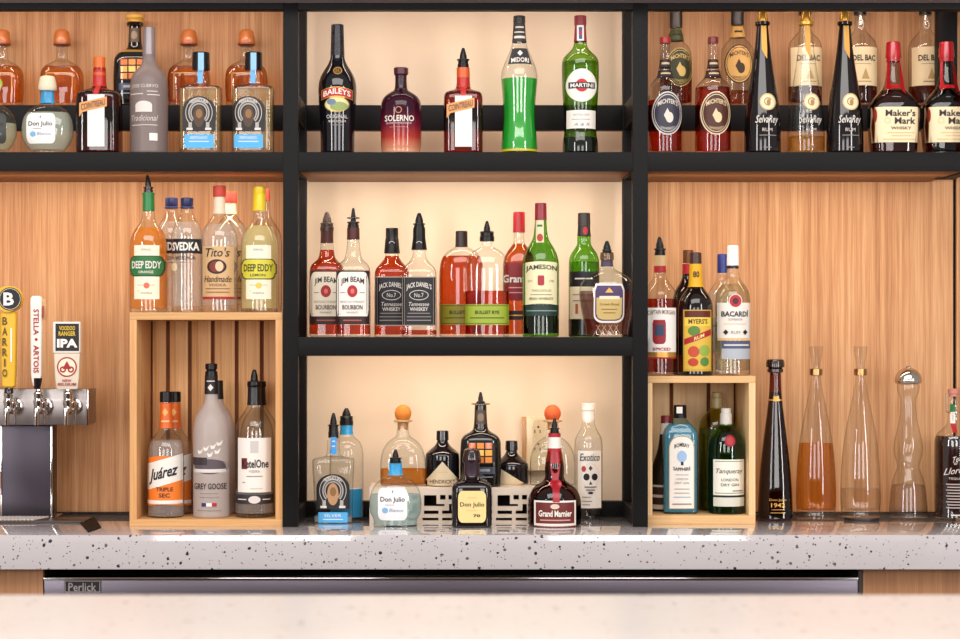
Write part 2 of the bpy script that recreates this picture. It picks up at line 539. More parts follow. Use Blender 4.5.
WY = 0.363
structure(box_obj('floor', (-3.2, 3.2, -5.2, 0.5, -0.05, 0.0), P('#5a5250', 0.5)))
structure(box_obj('wall_back', (-0.372, 0.443, WY, WY + .06, 0.0, 3.0), plaster))
structure(box_obj('wall_back_left', (-3.2, -0.372, WY, WY + .06, 0.0, 3.0), oak))
seam = (953 - 450) * (WY + 4.5) / F
structure(box_obj('wall_back_right', (0.443, seam, WY, WY + .06, 0.0, 3.0), oak))
structure(box_obj('wall_right', (seam + .009, 3.2, WY, WY + .06, 0.0, 3.0), oak))
structure(box_obj('trim_1', (seam, seam + .009, WY + .012, WY + .05, 0.0, 3.0), black))
structure(box_obj('trim_2', (-3.2, 3.2, -.06, .03, 2.134, 2.4), P('#b4a9a8', 0.5)))
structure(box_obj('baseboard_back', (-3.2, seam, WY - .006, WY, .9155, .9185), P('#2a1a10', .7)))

# shelving frame
U0, U1, V0, V1 = -0.3884, -0.3535, 0.4256, 0.4605
TOPZ, TOPB, RISZ, RISB, MIDZ, MIDB, CT = 1.7872, 1.743, 1.9277, 1.8663, 1.357, 1.3128, 0.915
R0, R1 = 0.257, 0.292
fr = empty('bar_shelving', (0.036, 0.14, CT), 'black steel back-bar shelving frame holding three rows of bottles', 'shelving')
XL, XR = -1.45, 1.25
bv = 0.0012
for (a, b) in ((U0, U1), (V0, V1)):
    box_obj('upright', (a, b, 0, .035, CT, 2.24), black, fr, bv)
    box_obj('upright', (a, b, R0, R1, CT, 2.24), black, fr, bv)
for Y0, Y1, xa, xb in ((0, .035, 1.202, 1.249), (.212, .25, 1.189, 1.236)): box_obj('upright', (xa, xb, Y0, Y1, TOPB, 2.24), black, fr, bv)
def rail(x0, x1, y0, y1, z0, z1, n='rail', m=black): box_obj(n, (x0, x1, y0, y1, z0, z1), m, fr, bv)
for (a, b) in ((XL, U0), (U1, V0), (V1, 1.202)):
    rail(a, b, 0.001, .033, TOPB, TOPZ)                                  # front edge of the upper shelf
    rail(a, b, .034, .352, TOPB + .003, TOPZ - .001, 'shelf_board', oak_under)
    rail(a, b, R0, R1, RISB, RISZ, 'riser_rail')                         # raised step at the back
    rail(a, b, R1 + .0002, .357, RISZ - .008, RISZ, 'riser_shelf')
    rail(a, b, 0.001, .033, 2.1186, 2.158)
    rail(a, b, R0, R1, 2.2, 2.24)
for (a, b) in ((U0, U1), (V0, V1)):
    for z0, z1 in ((TOPB, TOPZ), (RISB, RISZ), (2.2, 2.24), (MIDB, MIDZ), (CT, .953)): rail(a + .002, b - .002, .036, R0 - .001, z0, z1, 'side_rail')
for z0, z1 in ((TOPB, TOPZ), (2.2, 2.24)): rail(1.204, 1.232, .036, .211, z0, z1, 'side_rail')
rail(U1, V0, 0.001, .033, MIDB, MIDZ)
rail(U1, V0, .034, R0 - .002, MIDB + .003, MIDZ - .001, 'shelf_board', oak_under)
rail(U1, V0, R0, R1, CT, .953)

# counter
ct = empty('back_counter', (0, .09, CT - .077), 'pale terrazzo back counter slab with dark chips under the bottles', 'counter')
box_obj('countertop', (-1.7, 1.7, -.183, WY - .001, CT - .077, CT), stone, ct, .0015)

# fridge and cabinets below
FY = -.13
def fx(px): return (px - 450) * (FY + 4.5) / F
fz = 1.35 - 237.5 * (FY + 4.5) / F
fg = empty('undercounter_fridge', (0, FY, 0), 'wide stainless under-counter fridge below the terrazzo counter', 'fridge')
box_obj('cabinet_body', (fx(46), fx(856), FY + .045, .33, .06, fz - .004), P('#0c0b0d', .6), fg)
box_obj('top_trim', (fx(44), fx(858), FY - .004, FY + .04, fz - .006, fz), chrome, fg, .001)
for i in range(3):
    a, b = fx(44) + (fx(858) - fx(44)) * i / 3, fx(44) + (fx(858) - fx(44)) * (i + 1) / 3
    d = box_obj('door', (a + .001, b - .001, FY, FY + .043, .12, fz - .085), steel_d, fg, .002)
    box_obj('handle', (a + .06, b - .06, FY - .035, FY - .02, fz - .16, fz - .14), chrome, d, .003)
box_obj('front_panel', (fx(44.3), fx(857.7), FY, FY + .043, fz - .083, fz - .0065), steel_d, fg, .001)
box_obj('toe_kick', (fx(44), fx(858), FY + .06, FY + .08, 0, .06), P('#141314', .6), fg)
fl = Flat(FY - .0015, (0, FY, 0))
bd = box_obj('badge', (fx(64.5), fx(100.5), FY - .002, FY + .001, wz(592.5, FY), wz(580.5, FY)), P('#241f24', .35, .5), fg)
fl2 = Flat(FY - .0025, (bd.location.x, FY + bd.location.y, bd.location.z))
W_ = P('#a39c9c', .4)
fl2.decos('lettering', [('p', 'rect', 64.8, 580.8, 100.2, 581.5, W_), ('p', 'rect', 64.8, 591.6, 100.2, 592.3, W_), ('p', 'rect', 64.8, 580.8, 65.5, 592.3, W_),
    ('p', 'rect', 99.5, 580.8, 100.2, 592.3, W_), ('t', 'Perlick', 82.5, 587, 28, 8.5, W_, dict(bold=.01))], bd, 0.0003)
for nm, x0, x1, lb in (('wood_cabinet', -1.7, fx(43), 'light oak cabinet panel under the left end of the counter'), ('wood_cabinet', fx(863), 1.7, 'light oak cabinet panel with dark side frame under the right end of the counter')):
    c = empty(nm, ((x0 + x1) / 2, FY, 0), lb, 'cabinet', 'oak cabinets under the counter')
    box_obj('door', (x0, x1, FY, FY + .02, .1, .832), oak_base, c, .001)
    box_obj('carcass', (x0 + .002, x1 - .002, FY + .021, .33, .0, .836), P('#33241a', .6), c)
    if x0 > 0: box_obj('side_frame', (fx(858.5), fx(862.5), FY - .001, .2, .0, .83), P('#3a2c26', .5), c)

# bar in front
b = empty('bar_counter', (0, -2.9, 0), 'pale speckled stone bar top in the blurred foreground', 'bar')
box_obj('bar_top', (-2.2, 2.2, -3.35, -2.37, 1.03, 1.07), stone_bar, b, .004)
box_obj('bar_front', (-2.1, 2.1, -3.2, -2.6, 0, 1.029), oak_base, b)

# wall outlet
ob = empty('wall_outlet', (wx(537.5, WY), WY, wz(440, WY)), 'cream electrical outlet on the plaster wall behind the bottles', 'outlet')
ow = plastic('#e8d2ae')
def ox(px): return wx(px, WY)
box_obj('outlet_box', (ox(526), ox(551), WY - .026, WY, wz(470, WY), wz(416.5, WY)), ow, ob, .003)
box_obj('outlet_box_shaded_side', (ox(522), ox(526.3), WY - .02, WY, wz(470, WY), wz(416.5, WY)), plastic('#b98a5a'), ob, .001)  # brown light on the box's side, put into the plastic colour
of = Flat(WY - .026, (ob.location.x, ob.location.y, ob.location.z))
dk = paper('#3a2718')
of.cx += -1; 
of.decos('socket', [('p', 'rr', 531.5, 420, 545, 463, plastic('#e0caa4')), ('p', 'ellipse', 536, 425.7, 538.4, 428.2, dk), ('p', 'rect', 533.4, 429.8, 534.3, 433, dk), ('p', 'rect', 538.6, 429.8, 539.5, 433, dk),
    ('p', 'ellipse', 536, 442.5, 538.4, 445, dk), ('p', 'rect', 533.4, 447.5, 534.3, 450.5, dk), ('p', 'rect', 538.6, 447.5, 539.5, 450.5, dk)], ob, .0005)

# ------------------------------------------------------------------ crates
def crate(name, label, x0, x1, Y0, Y1, ztop, zfloor, t, zb, gaps, pv, ph, group='wooden crates on the counter'):
    c = empty(name, ((x0 + x1) / 2, (Y0 + Y1) / 2, CT), label, 'crate', group)
    box_obj('top_board', (x0, x1, Y0, Y1, ztop - t * 1.05, ztop), ph, c, .001)
    box_obj('bottom_board', (x0, x1, Y0, Y1, CT, zfloor), ph, c, .001)
    for a in (x0, x1 - t): box_obj('side_board', (a, a + t, Y0 + .0005, Y1 - .0005, zfloor, ztop - t * 1.05), pv, c, .0008)
    e = [x0 + t] + gaps + [x1 - t]
    for i in range(len(e) - 1):
        o = box_obj('back_slat', (e[i] + (.0052 - .001 * (i % 2)), e[i + 1] - (.0052 - .001 * (i % 2)), Y1 - .012, Y1 - .001, zfloor, ztop - t * 1.05), pv, c, .0008)
    box_obj('backing', (x0 + t, x1 - t, Y1 - .001, Y1 + .003, zfloor, ztop - t), P('#7a4424', .8), c)
    return c
YL = .01
CLZ = wz(312.3, YL); CLF = wz(519.3, YL)
g = [wx(p, .22) for p in (168, 189.5, 213, 236.5, 262)]
crate('wooden_crate', 'tall pine crate standing on end at the left of the black frame', wx(129.5, YL), wx(282.5, YL), YL, .232, CLZ, CLF, .0165, 0, g, pine, pine_h)
YR = .07
CRZ = wz(376, YR); CRF = wz(515.5, YR)
g = [wx(p, .25) for p in (673, 710)]
crate('wooden_crate', 'smaller pale pine crate at the right of the black frame', .4625, wx(755.5, YR), YR, .292, CRZ, CRF, .0155, 0, g, pine2, pine2_h)

# lattice stand
LY = .1
lz1, lz0 = wz(487.5, LY), CT
st = empty('lattice_stand', (wx(468, LY), LY + .07, CT), 'low cream fretwork riser stand on the counter behind the front bottles', 'stand')
lw_ = P('#e2d0bd', .6)
bm = bmesh.new()
holes = [(3.5, 495.2, 16, 504), (3.5, 504, 24, 506.3), (19.5, 495, 25, 499.8), (28, 495, 33, 499.8), (28.5, 504, 33, 510.6), (3.5, 510.6, 18, 514.2), (21.7, 510.6, 33, 514), (2, 517.8, 18, 520.6), (21.7, 517.8, 33, 520.6)]
ox0, oy0, oz0 = st.location
for u in range(5):
    bx = 383.75 + 36.75 * u
    xs = sorted({0, 36.75} | {h[0] for h in holes} | {h[2] for h in holes})
    ys = sorted({487.5, 523.0} | {h[1] for h in holes} | {h[3] for h in holes})
    for xa, xb in zip(xs, xs[1:]):
        for ya, yb in zip(ys, ys[1:]):
            xm, ym = (xa + xb) / 2, (ya + yb) / 2
            if any(h[0] < xm < h[2] and h[1] < ym < h[3] for h in holes): continue
            box(bm, wx(bx + xa, LY) - ox0, wx(bx + xb, LY) - ox0, LY - oy0, LY + .014 - oy0, max(CT, wz(yb, LY)) - oz0, wz(ya, LY) - oz0)
box(bm, wx(369.5, LY) - ox0, wx(383.75, LY) - ox0, LY - oy0, LY + .014 - oy0, 0, lz1 - oz0)
bmesh.ops.remove_doubles(bm, verts=bm.verts[:], dist=1e-5)
mesh_obj('fretwork_front', bm, lw_, st, (0, 0, 0), smooth=False)
xa, xb = wx(369.5, LY), wx(567.5, LY)
box_obj('top_slab', (xa, xb, LY + .0142, .252, lz1 - .01, lz1), lw_, st)
box_obj('side_slab', (xa, xa + .012, LY + .0142, .252, CT, lz1 - .0102), lw_, st)
box_obj('side_slab', (xb - .012, xb, LY + .0142, .252, CT, lz1 - .0102), lw_, st)
box_obj('back_shade_slab', (xa + .0122, xb - .0122, .24, .252, CT, lz1 - .0102), P('#2a1c18', .8), st)  # dark colour paints in the shade inside the stand

# ------------------------------------------------------------------ draft tower
TY = .17
tw = empty('draft_tower', (wx(26, .2), .24, CT), 'stainless draft beer tower with three chrome faucets', 'beer tower')
def rel(o): return o
box_obj('tap_head', (wx(-45, TY), wx(88, TY), TY, .275, wz(425, TY), wz(389, TY)), steel, tw, .002)
box_obj('head_end_trim', (wx(86.3, TY), wx(88.4, TY), TY - .001, TY + .006, wz(425.3, TY), wz(388.7, TY)), chrome, tw, .0008)
box_obj('column', (wx(1, .2), wx(52, .2), .2, .262, CT + .006, wz(425.2, .2)), brushed('brushed_column', '#464148', .36), tw, .003)
box_obj('column_edge', (wx(50.6, .2), wx(52.3, .2), .198, .205, CT + .006, wz(425.5, .2)), chrome, tw, .0008)
box_obj('column_edge', (wx(.6, .2), wx(2.2, .2), .198, .205, CT + .006, wz(425.5, .2)), chrome, tw, .0008)
box_obj('base_flange', (wx(-6, .2), wx(56, .2), .193, .29, CT, CT + .006), chrome, tw, .001)

def faucet(cx):
    class Q: pass
    Y = .115
    s = (Y + 4.5) / F
    bm = bmesh.new()
    X = wx(cx, Y) - tw.location.x; Yo = Y - tw.location.y; Zo = -CT
    def lt(prof, cx_=X, cy_=Yo, dx=0):
        pts = [(wz(py, Y) + Zo, hw * s, 1.0, 2.0) for (py, hw) in reversed(prof)]
        lathe_bm(pts, N=20, bm=bm, cx=cx_, cy=cy_, dx=dx)
    lt([(389, 2.6), (391, 2.8), (392.5, 4.6), (396, 4.8), (397, 4.2), (399.5, 4.4), (400.3, 5.2), (403, 5.2), (405, 4.6), (411, 3.9), (412, 3.2)])       # collar and body
    lt([(408, 3.0), (416, 3.1), (425, 2.5)], cx_=X - .002, cy_=Yo - .012)      # spout
    # shank to the head
    N = 18; rings = []
    for (yy, r) in ((Yo, 3.4), (Yo + .035, 3.4), (Yo + .036, 8.4), (Yo + .0545, 9.2)):
        rings.append([bm.verts.new((X + .004 + r * s * math.cos(2 * PI * i / N), yy, wz(407, Y) + Zo + r * s * math.sin(2 * PI * i / N))) for i in range(N)])
    for a_, b_ in zip(rings, rings[1:]):
        for i in range(N): bm.faces.new((a_[i], a_[(i + 1) % N], b_[(i + 1) % N], b_[i]))
    bm.faces.new(rings[0]); bm.faces.new(rings[-1])
    # side lug
    lt([(401, 1.2), (402, 2.8), (408, 2.8), (410, 1.6)], cx_=X + 5.2 * s, cy_=Yo)
    lt([(410, 1.6), (424, 1.4)], cx_=X + 6 * s, cy_=Yo + .01)
    return mesh_obj('faucet', bm, chrome, tw, (0, 0, 0))
for c in (8.5, 38.5, 68): faucet(c)
HYY = .112
def handle_part(name, prof, cx, mat, parent=None, r=1.0, n=2.0, lab=None, it=0):
    s = (HYY + 4.5) / F
    pts = [(wz(py, HYY), hw * s, r, n) for (py, hw) in reversed(prof)]
    if it: pts = chaikin(pts, it)
    z0 = pts[0][0]
    pts = [(z - z0, a, b_, c_) for z, a, b_, c_ in pts]
    o = mesh_obj(name, lathe_bm(pts, N=32), mat, tw, Vector((wx(cx, HYY), HYY, z0)) - tw.location)
    if lab: o['label'] = lab
    return o
def hface(o, th):
    w = tw.location + o.location
    f = Flat(HYY - th, (w.x, w.y, w.z)); return f
yel, yeld, blk, wht, crm, red = paper('#e0b02c'), paper('#5a4210'), paper('#141012'), paper('#f3ece2'), paper('#e8dcc4'), paper('#a01820')
def disc_obj(name, cx, cy, r, y0, y1, mat, par):
    bm = bmesh.new(); s = (HYY + 4.5) / F; N = 40
    A = [bm.verts.new((r * s * math.cos(2 * PI * i / N), y0, r * s * math.sin(2 * PI * i / N))) for i in range(N)]
    B_ = [bm.verts.new((v.co.x, y1, v.co.z)) for v in A]
    for i in range(N): bm.faces.new((A[i], A[(i + 1) % N], B_[(i + 1) % N], B_[i]))
    bm.faces.new(A[::-1]); bm.faces.new(B_)
    loc = Vector((wx(cx, HYY), HYY, wz(cy, HYY))) - tw.location - par.location
    return mesh_obj(name, bm, mat, par, loc)
# yellow handle with the round black badge
h1 = handle_part('tap_handle', [(312, 7), (315, 8.2), (370, 7.4), (386, 6.6), (388, 4)], 9, yel, r=.7, n=4, lab='yellow tap handle with a round black badge')
d1 = disc_obj('badge_rim', 10, 299, 12.9, -.022, .012, yel, h1)
f = Flat(HYY - .022, tuple(tw.location + h1.location + d1.location))
f.decos('badge', [('p', 'ellipse', -1.6, 287.4, 21.6, 310.6, blk), ('r', 10, 299, 10.2, 10.6, 0, 360, crm), ('t', 'B', 8.8, 299, 10.5, 13, wht, dict(bold=.03)),
    ('p', 'rect', 3.6, 292.5, 6.3, 294, wht), ('p', 'rect', 3.6, 304, 6.3, 305.5, wht)], d1, .0006)
f = hface(h1, 8.0 * .7 * (HYY + 4.5) / F)
f.decos('lettering', [('p', 'rect', 10.5, 328, 12, 362, wht)] + [('t', ch, 5, 321 + i * 10.4, 5, 8, yeld, dict(bold=.02)) for i, ch in enumerate('BARRIO')], h1, .0012)
handle_part('handle_ferrule', [(387, 3.5), (389, 4.5), (393, 4.5), (394, 3)], 8.8, shiny('#1c1a1c'))
# white handle with red lettering
h2 = handle_part('tap_handle', [(296, 3.5), (297.5, 5.2), (300, 5.9), (340, 5.7), (375, 5.3), (382, 4.2), (386, 3)], 36.5, paper('#efe4da'), r=.7, n=4, lab='white tap handle with red vertical lettering')
bm = bmesh.new(); s_ = (HYY + 4.5) / F
lathe_bm([(-12 * s_, 1.2 * s_, 1, 2), (-9 * s_, 2.4 * s_, 1, 2), (5 * s_, 2.6 * s_, 1, 2), (9 * s_, 1.5 * s_, 1, 2)], N=16, bm=bm)
mesh_obj('handle_crook', bm, paper('#c99a6a'), h2, Vector((8 * s_, 0, (h2.dimensions.z) - 12 * s_)))
f = hface(h2, 5.9 * .7 * s_)
f.decos('lettering', [('t', 'STELLA', 36.2, 322, 26, 5.4, red, dict(bold=.02, rot=-90)), ('p', 'diamond', 34.4, 337.6, 38, 341.2, red), ('t', 'ARTOIS', 36.2, 359, 28, 5.4, red, dict(bold=.02, rot=-90)),
    ('p', 'rect', 43.4 - 1, 306, 43.9, 318, red)], h2, .0006)
handle_part('handle_ferrule', [(378, 5), (383, 4.4), (389, 3)], 37.2, shiny('#1a1418'), r=.8)
# square sign over a beige plate
h3 = handle_part('tap_handle', [(353.5, 12.6), (354, 13), (378, 12), (388.6, 10.6), (389, 10)], 67.4, paper('#d9ccb8'), r=.28, n=8, lab='beige tap handle plate with a red round emblem under a black sign')
sg = handle_part('sign', [(321.8, 13), (322.4, 13.6), (352.3, 13.6), (352.8, 13)], 67.2, paper('#e6e0da'), r=.3, n=10)
f = hface(sg, 13.6 * .3 * s_)
yy = paper('#d8b430')
f.decos('lettering', [('p', 'rect', 55.5, 323.6, 79, 351, blk), ('t', 'VOODOO', 67.2, 328.2, 16, 4.4, yy, dict(bold=.03)), ('t', 'RANGER', 67.2, 333.6, 17, 4.6, yy, dict(bold=.03)),
    ('t', 'IPA', 67.4, 343.2, 20.5, 8.6, wht, dict(bold=.045))], sg, .0006)
f = hface(h3, 13 * .28 * s_)
f.decos('emblem', [('p', 'ellipse', 57, 357, 77, 377, red), ('p', 'ellipse', 58.4, 358.4, 75.6, 375.6, crm), ('r', 63, 369.5, 1.6, 3.2, 0, 360, red), ('r', 71, 369.5, 1.6, 3.2, 0, 360, red),
    ('p', 'tri', 62.5, 361, 71.5, 369, red), ('t', 'NEW', 67, 380.6, 9, 2.6, red, dict(bold=.02)), ('t', 'BELGIUM', 67, 384.2, 18, 2.8, red, dict(bold=.03))], h3, .0006)

# drip tray and the flat dark pad
dt = empty('drip_tray', (wx(20, .15), .15, CT), 'stainless drip tray with slotted grille under the beer taps', 'tray')
box_obj('tray_pan', (wx(-60, .1), wx(85, .1), .095, .192, CT, CT + .006), P('#3a2a22', .3), dt, .001)
bm = bmesh.new()
for i in range(26):
    x = wx(-50 + i * 3.9, .14) - dt.location.x
    if wx(43, .14) - dt.location.x < x: break
    r = bmesh.ops.create_cube(bm, size=1)
    for v in r['verts']:
        yv = v.co.y
        v.co = Vector((x + v.co.x * .0034 + yv * .02, yv * .085 - .006, .0075 + v.co.z * .0028))
mesh_obj('grille', bm, P('#efe9e4', .3, .5), dt, (0, 0, 0), smooth=False)
bm = bmesh.new()
q = [(-.876, .088), (-.866, .215), (-.808, -.02), (-.816, -.135)]
q = [(x + .0, y) for x, y in q]
qc = Vector((-.84, .05, CT))
lo = [bm.verts.new((x - qc.x, y - qc.y, 0.0005)) for x, y in q]; hi = [bm.verts.new((x - qc.x, y - qc.y, .0035)) for x, y in q]
bm.faces.new(lo); bm.faces.new(hi[::-1])
for i in range(4): bm.faces.new((lo[i], lo[(i + 1) % 4], hi[(i + 1) % 4], hi[i]))
tag(mesh_obj('bar_pad', bm, P('#1f1208', .7, .2), None, qc, smooth=False), 'small dark brown flat pad on the counter beside the drip tray', 'pad')
# ------------------------------------------------------------------ bottles
GT = 'bottles on the upper left shelf'; GU = 'bottles on the upper middle shelf'; GV = 'bottles on the upper right shelf'
GM = 'bottles on the middle shelf'; GL = 'bottles on and in the left crate'; GR = 'bottles on and in the right crate'
GC = 'bottles on the counter in the middle bay'; GD = 'tall bottles on the counter at the right'
W = paper('#e9e2d9'); CR = paper('#efe0c4'); TAN = paper('#dcb98a'); BK = paper('#17131a'); RD = paper('#a81c24'); GY = paper('#8d8580')
GO = P('#c8974a', .35, .5, .6); DG = paper('#2a2226'); BL = paper('#1f86c8'); MAR = paper('#5a1a22'); GRN = paper('#1f6a34'); NAVY = paper('#252a5c')
YEL = paper('#e8c21c'); ORG = paper('#e8761a'); CAPB = P('#0d0b0d', .3, .3); SPB = P('#100e0f', .3, .3)
CLR = glass('#fbfcfa', .22)
CRD = glass('#fafbfa', .18)
CLIQ_LIT = frosted('#efe4dc', .2, .08); CLIQ2_LIT = frosted('#ece6e0', .22, .08)  # clear liquids given a milky share, front light put into their colour
FR, RR = .055, .305

def cork(b, y0, y1, hw, col='#c07a3c'): b.ball(y0, y1, hw, P(col, .6, .3), 'cork_stopper')

# --- upper left: riser row
def amber_square(cx, label, cap_y=30, dotcol=None, capx='#b8662c', group=GT):
    b = Bottle('tequila_bottle', label, 'bottle', group, cx, RR, RISZ,
        [(43, 5.6), (47, 5.2), (58, 5.4), (61, 7), (63.5, 12.5), (66, 16.5), (70, 19.5), (76, 21), (92, 21), (103, 20)], sq=(70, .72, 3.2))
    b.body(CLR).fill(67, liquid('#f2ae5c'), 101)
    b.ball(cap_y, 45.5, 8.6, P(capx, .3, .4, 0, .4), 'stopper', .9)
    b.lathe('stopper_collar', [(43.5, 8.8), (45, 9), (46.5, 6)], P('#8a3a1c', .35))
    e = P('#e0a560', .15, .6)
    b.label([('p', 'rect', cx - 13, 74.5, cx + 13, 75.3, e), ('p', 'rect', cx - 13.4, 74.5, cx - 12.6, 101, e), ('p', 'rect', cx + 12.6, 74.5, cx + 13.4, 101, e)], 'embossed_frame')
    if dotcol: b.label([('p', 'ellipse', cx - 6, 80, cx + 4, 92, paper(dotcol))], 'seal')
    return b
amber_square(2, 'amber square tequila bottle cut by the left edge, with a green seal', dotcol='#86a820')
amber_square(62, 'amber square tequila bottle behind the round white-labelled bottle, upper left shelf')
amber_square(189, 'amber square tequila bottle directly right of the frosted grey bottle, back row')
amber_square(246.5, 'amber square tequila bottle at the back beside the black upright')

def grid_bottle(cx, Y, zb, label, group, y0, dy, hw, spout=False, capcol='#d8a848'):
    """dark squared bottle whose label is cut into a grid of amber windows; y0 = shoulder, dy = body height"""
    b = Bottle('tequila_bottle', label, 'bottle', group, cx, Y, zb,
        [(y0 - 31, 6.0), (y0 - 22, 6.2), (y0 - 8, 7), (y0 - 5, 9), (y0 - 2, 15), (y0 + 1, 18.5), (y0 + 6, hw), (y0 + dy - 5, hw), (y0 + dy, hw - 1)], sq=(y0, .72, 3.2))
    b.body(shiny('#14120f'))
    gr = [('p', 'rr', cx - 14, y0 + 5, cx + 14, y0 + 27, paper('#1c130c'))]
    cols = ['#d2691a', '#f2a838', '#e88a2a', '#f5c866']
    for i in range(3):
        for j in range(3): gr.append(('p', 'rect', cx - 12 + 8.2 * i, y0 + 6.2 + 7 * j, cx - 5.2 + 8.2 * i, y0 + 11.8 + 7 * j, P(cols[(i * 2 + j) % 4], .25, .6, 0, .5)))
    b.label(gr, 'window_label')
    sv = P('#8a8a92', .3, .5, .7)
    b.label([('p', 'rect', cx - 14, y0 + 30, cx + 14, y0 + 37, P('#3c3f4c', .3, .5, .4)), ('p', 'rect', cx - 9, y0 + 32, cx + 9, y0 + 34.5, sv), L(cx - 12, cx + 12, y0 + 40, sv)], 'lower_label')
    b.label([('p', 'rect', cx - 5, y0 - 26, cx + 5, y0 - 12, P('#4a3a2c', .4)), ('p', 'ellipse', cx - 3.4, y0 - 23, cx + 3.4, y0 - 15, P('#7a6a58', .4, .5, .5))], 'neck_label')
    if spout:
        b.lathe('spout_ring', [(y0 - 33.5, 4.5), (y0 - 32.7, 9.4), (y0 - 31.6, 9.4), (y0 - 30.6, 5.5)], glass('#c8b8a0'))
        b.spout(y0 - 44, y0 - 32, 4.4, SPB, 2.6, .25, False)
    else:
        b.lathe('cork_stopper', [(y0 - 40, 8), (y0 - 39, 9.4), (y0 - 36, 9.4), (y0 - 35, 7.5), (y0 - 31, 7)], P(capcol, .5), it=1)
        b.lathe('neck_ring', [(y0 - 32.5, 7.6), (y0 - 31.5, 8.4), (y0 - 29, 8.2), (y0 - 28, 6.4)], shiny('#20160e'))
        b.band(y0 - 4, y0 - 1.5, P('#d9a85a', .3, .5, .6), 'shoulder_band')
    return b
grid_bottle(135, RR, RISZ, 'dark square tequila bottle with amber window grid behind the frosted grey bottle', GT, 55, 49, 21)

# --- upper left: front row
def round_white(cx, Y, zb, label, group, ytop, ybase, hw, y_liq, cap='cork', lx=0.0, lcol='#f2efea', liq='#dfe8d8', blue='#2f8ec0'):
    """flattened disc-shaped bottle with a white rounded label"""
    h = ybase - ytop
    b = Bottle('tequila_bottle', label, 'bottle', group, cx, Y, zb,
        [(ytop - 15, 6.2), (ytop - 4, 6.4), (ytop - .5, 8), (ytop + 1.5, 13), (ytop + h * .11, 18.6), (ytop + h * .25, hw * .91), (ytop + h * .4, hw * .985), (ytop + h * .55, hw), (ytop + h * .7, hw * .96), (ytop + h * .84, hw * .83), (ytop + h * .94, hw * .66), (ybase, hw * .56)], flat=.62, tip=False)
    b.body(CLR).fill(y_liq, frosted(liq, .5, .15), ybase - 3)  # cool front reflection is put into the pale liquid's colour
    b.band(ytop - 14, ytop - 1.5, plastic(blue), 'neck_band')
    ly = ytop + h * .2; lh = h * .63; lw = hw * .56; c = cx + lx
    b.label([('p', 'rr', c - lw, ly, c + lw, ly + lh, paper(lcol)), ('p', 'rect', c - .8, ly + 2.5, c + .8, ly + 5, GY),
        ('t', 'Don Julio', c, ly + lh * .37, lw * 1.66, lh * .2, BK, dict(bold=.015)), ('p', 'ellipse', c - lw * .72, ly + lh * .6, c - lw * .3, ly + lh * .78, paper('#7fb0d8')),
        ('t', 'Blanco', c + lw * .25, ly + lh * .68, lw * .95, lh * .11, paper('#7f96a8'), dict(shear=.2)), L(c - lw * .5, c + lw * .1, ly + lh * .52, GY, .3)])
    if cap == 'cork': b.ball(ytop - 29, ytop - 14, 9.2, P('#e0d0b4', .5, .4), 'stopper', .92)
    else:
        b.spout(ytop - 27, ytop - 13.5, 5.6, SPB, 3.2, .42)
    return b
round_white(-8.5, FR, TOPZ, 'round clear bottle with dark label cut off by the left edge of the picture', GT, 105, 153, 25.5, 124, lx=3, lcol='#3a3a36', liq='#d9d9b8')
round_white(47.5, FR, TOPZ, 'round white-labelled tequila bottle with pale stopper on the upper left shelf', GT, 105, 153, 26.3, 113, lx=-4)

def orange_liqueur(cx, label, group, ytop, hw, capped):
    t = ytop
    b = Bottle('liqueur_bottle', label, 'bottle', group, cx, FR, TOPZ,
        [(t - 22, 6.2), (t - 8, 6.3), (t - 2, 7), (t + .5, 13), (t + 2, 17.5), (t + 5, hw - .6), (t + 10, hw), (t + 50, hw), (153, hw)], sq=(t + 3, .95, 5))
    b.body(glass('#dc8f58', .5)).fill(t + 1, liquid('#c06a3a' if not capped else '#8a3a20'), 150.5)
    b.band(t - 19, t - 3, P('#b4221c', .35), 'neck_foil')
    if capped:
        b.cap(t - 33, t - 15.5, 5.6, P('#d8641c', .35, .5), 5.9); b.lathe('cap_ring', [(t - 17, 6.6), (t - 15, 6.8), (t - 13, 6.2)], P('#c8551a', .4))
    else:
        b.band(t - 23, t - 13, P('#cf5a24', .35), 'neck_band', .0009)
        b.spout(t - 43, t - 22, 5.6, SPB, 3.6, .47)
    r = P('#b8201c', .4)
    b.label([('p', 'rect', cx - 2.6, t - 4, cx + 2.6, t + 9, r), ('p', 'rect', cx - 8.2, t + 7, cx + 8.6, 148.5, W)], 'label')
    yb = t + 18; S = paper('#de9a58')
    b.label([('p', 'rect', cx - 16.5, t + 12.2, cx + 11, t + 22, S, 3.2), ('poly', [(cx - 16.5, t + 24), (cx - 12.5, t + 24), (cx - 16.5, t + 29)], S), ('t', 'COINTREAU', cx - 2.6, t + 17, 24, 6.4, paper('#4a3030'), dict(bold=.015, tilt=2.8))], 'banner_label', .0016)
    return b
orange_liqueur(99.5, 'square dark orange liqueur bottle with orange cap and diagonal banner label', GT, 90, 21.5, True)

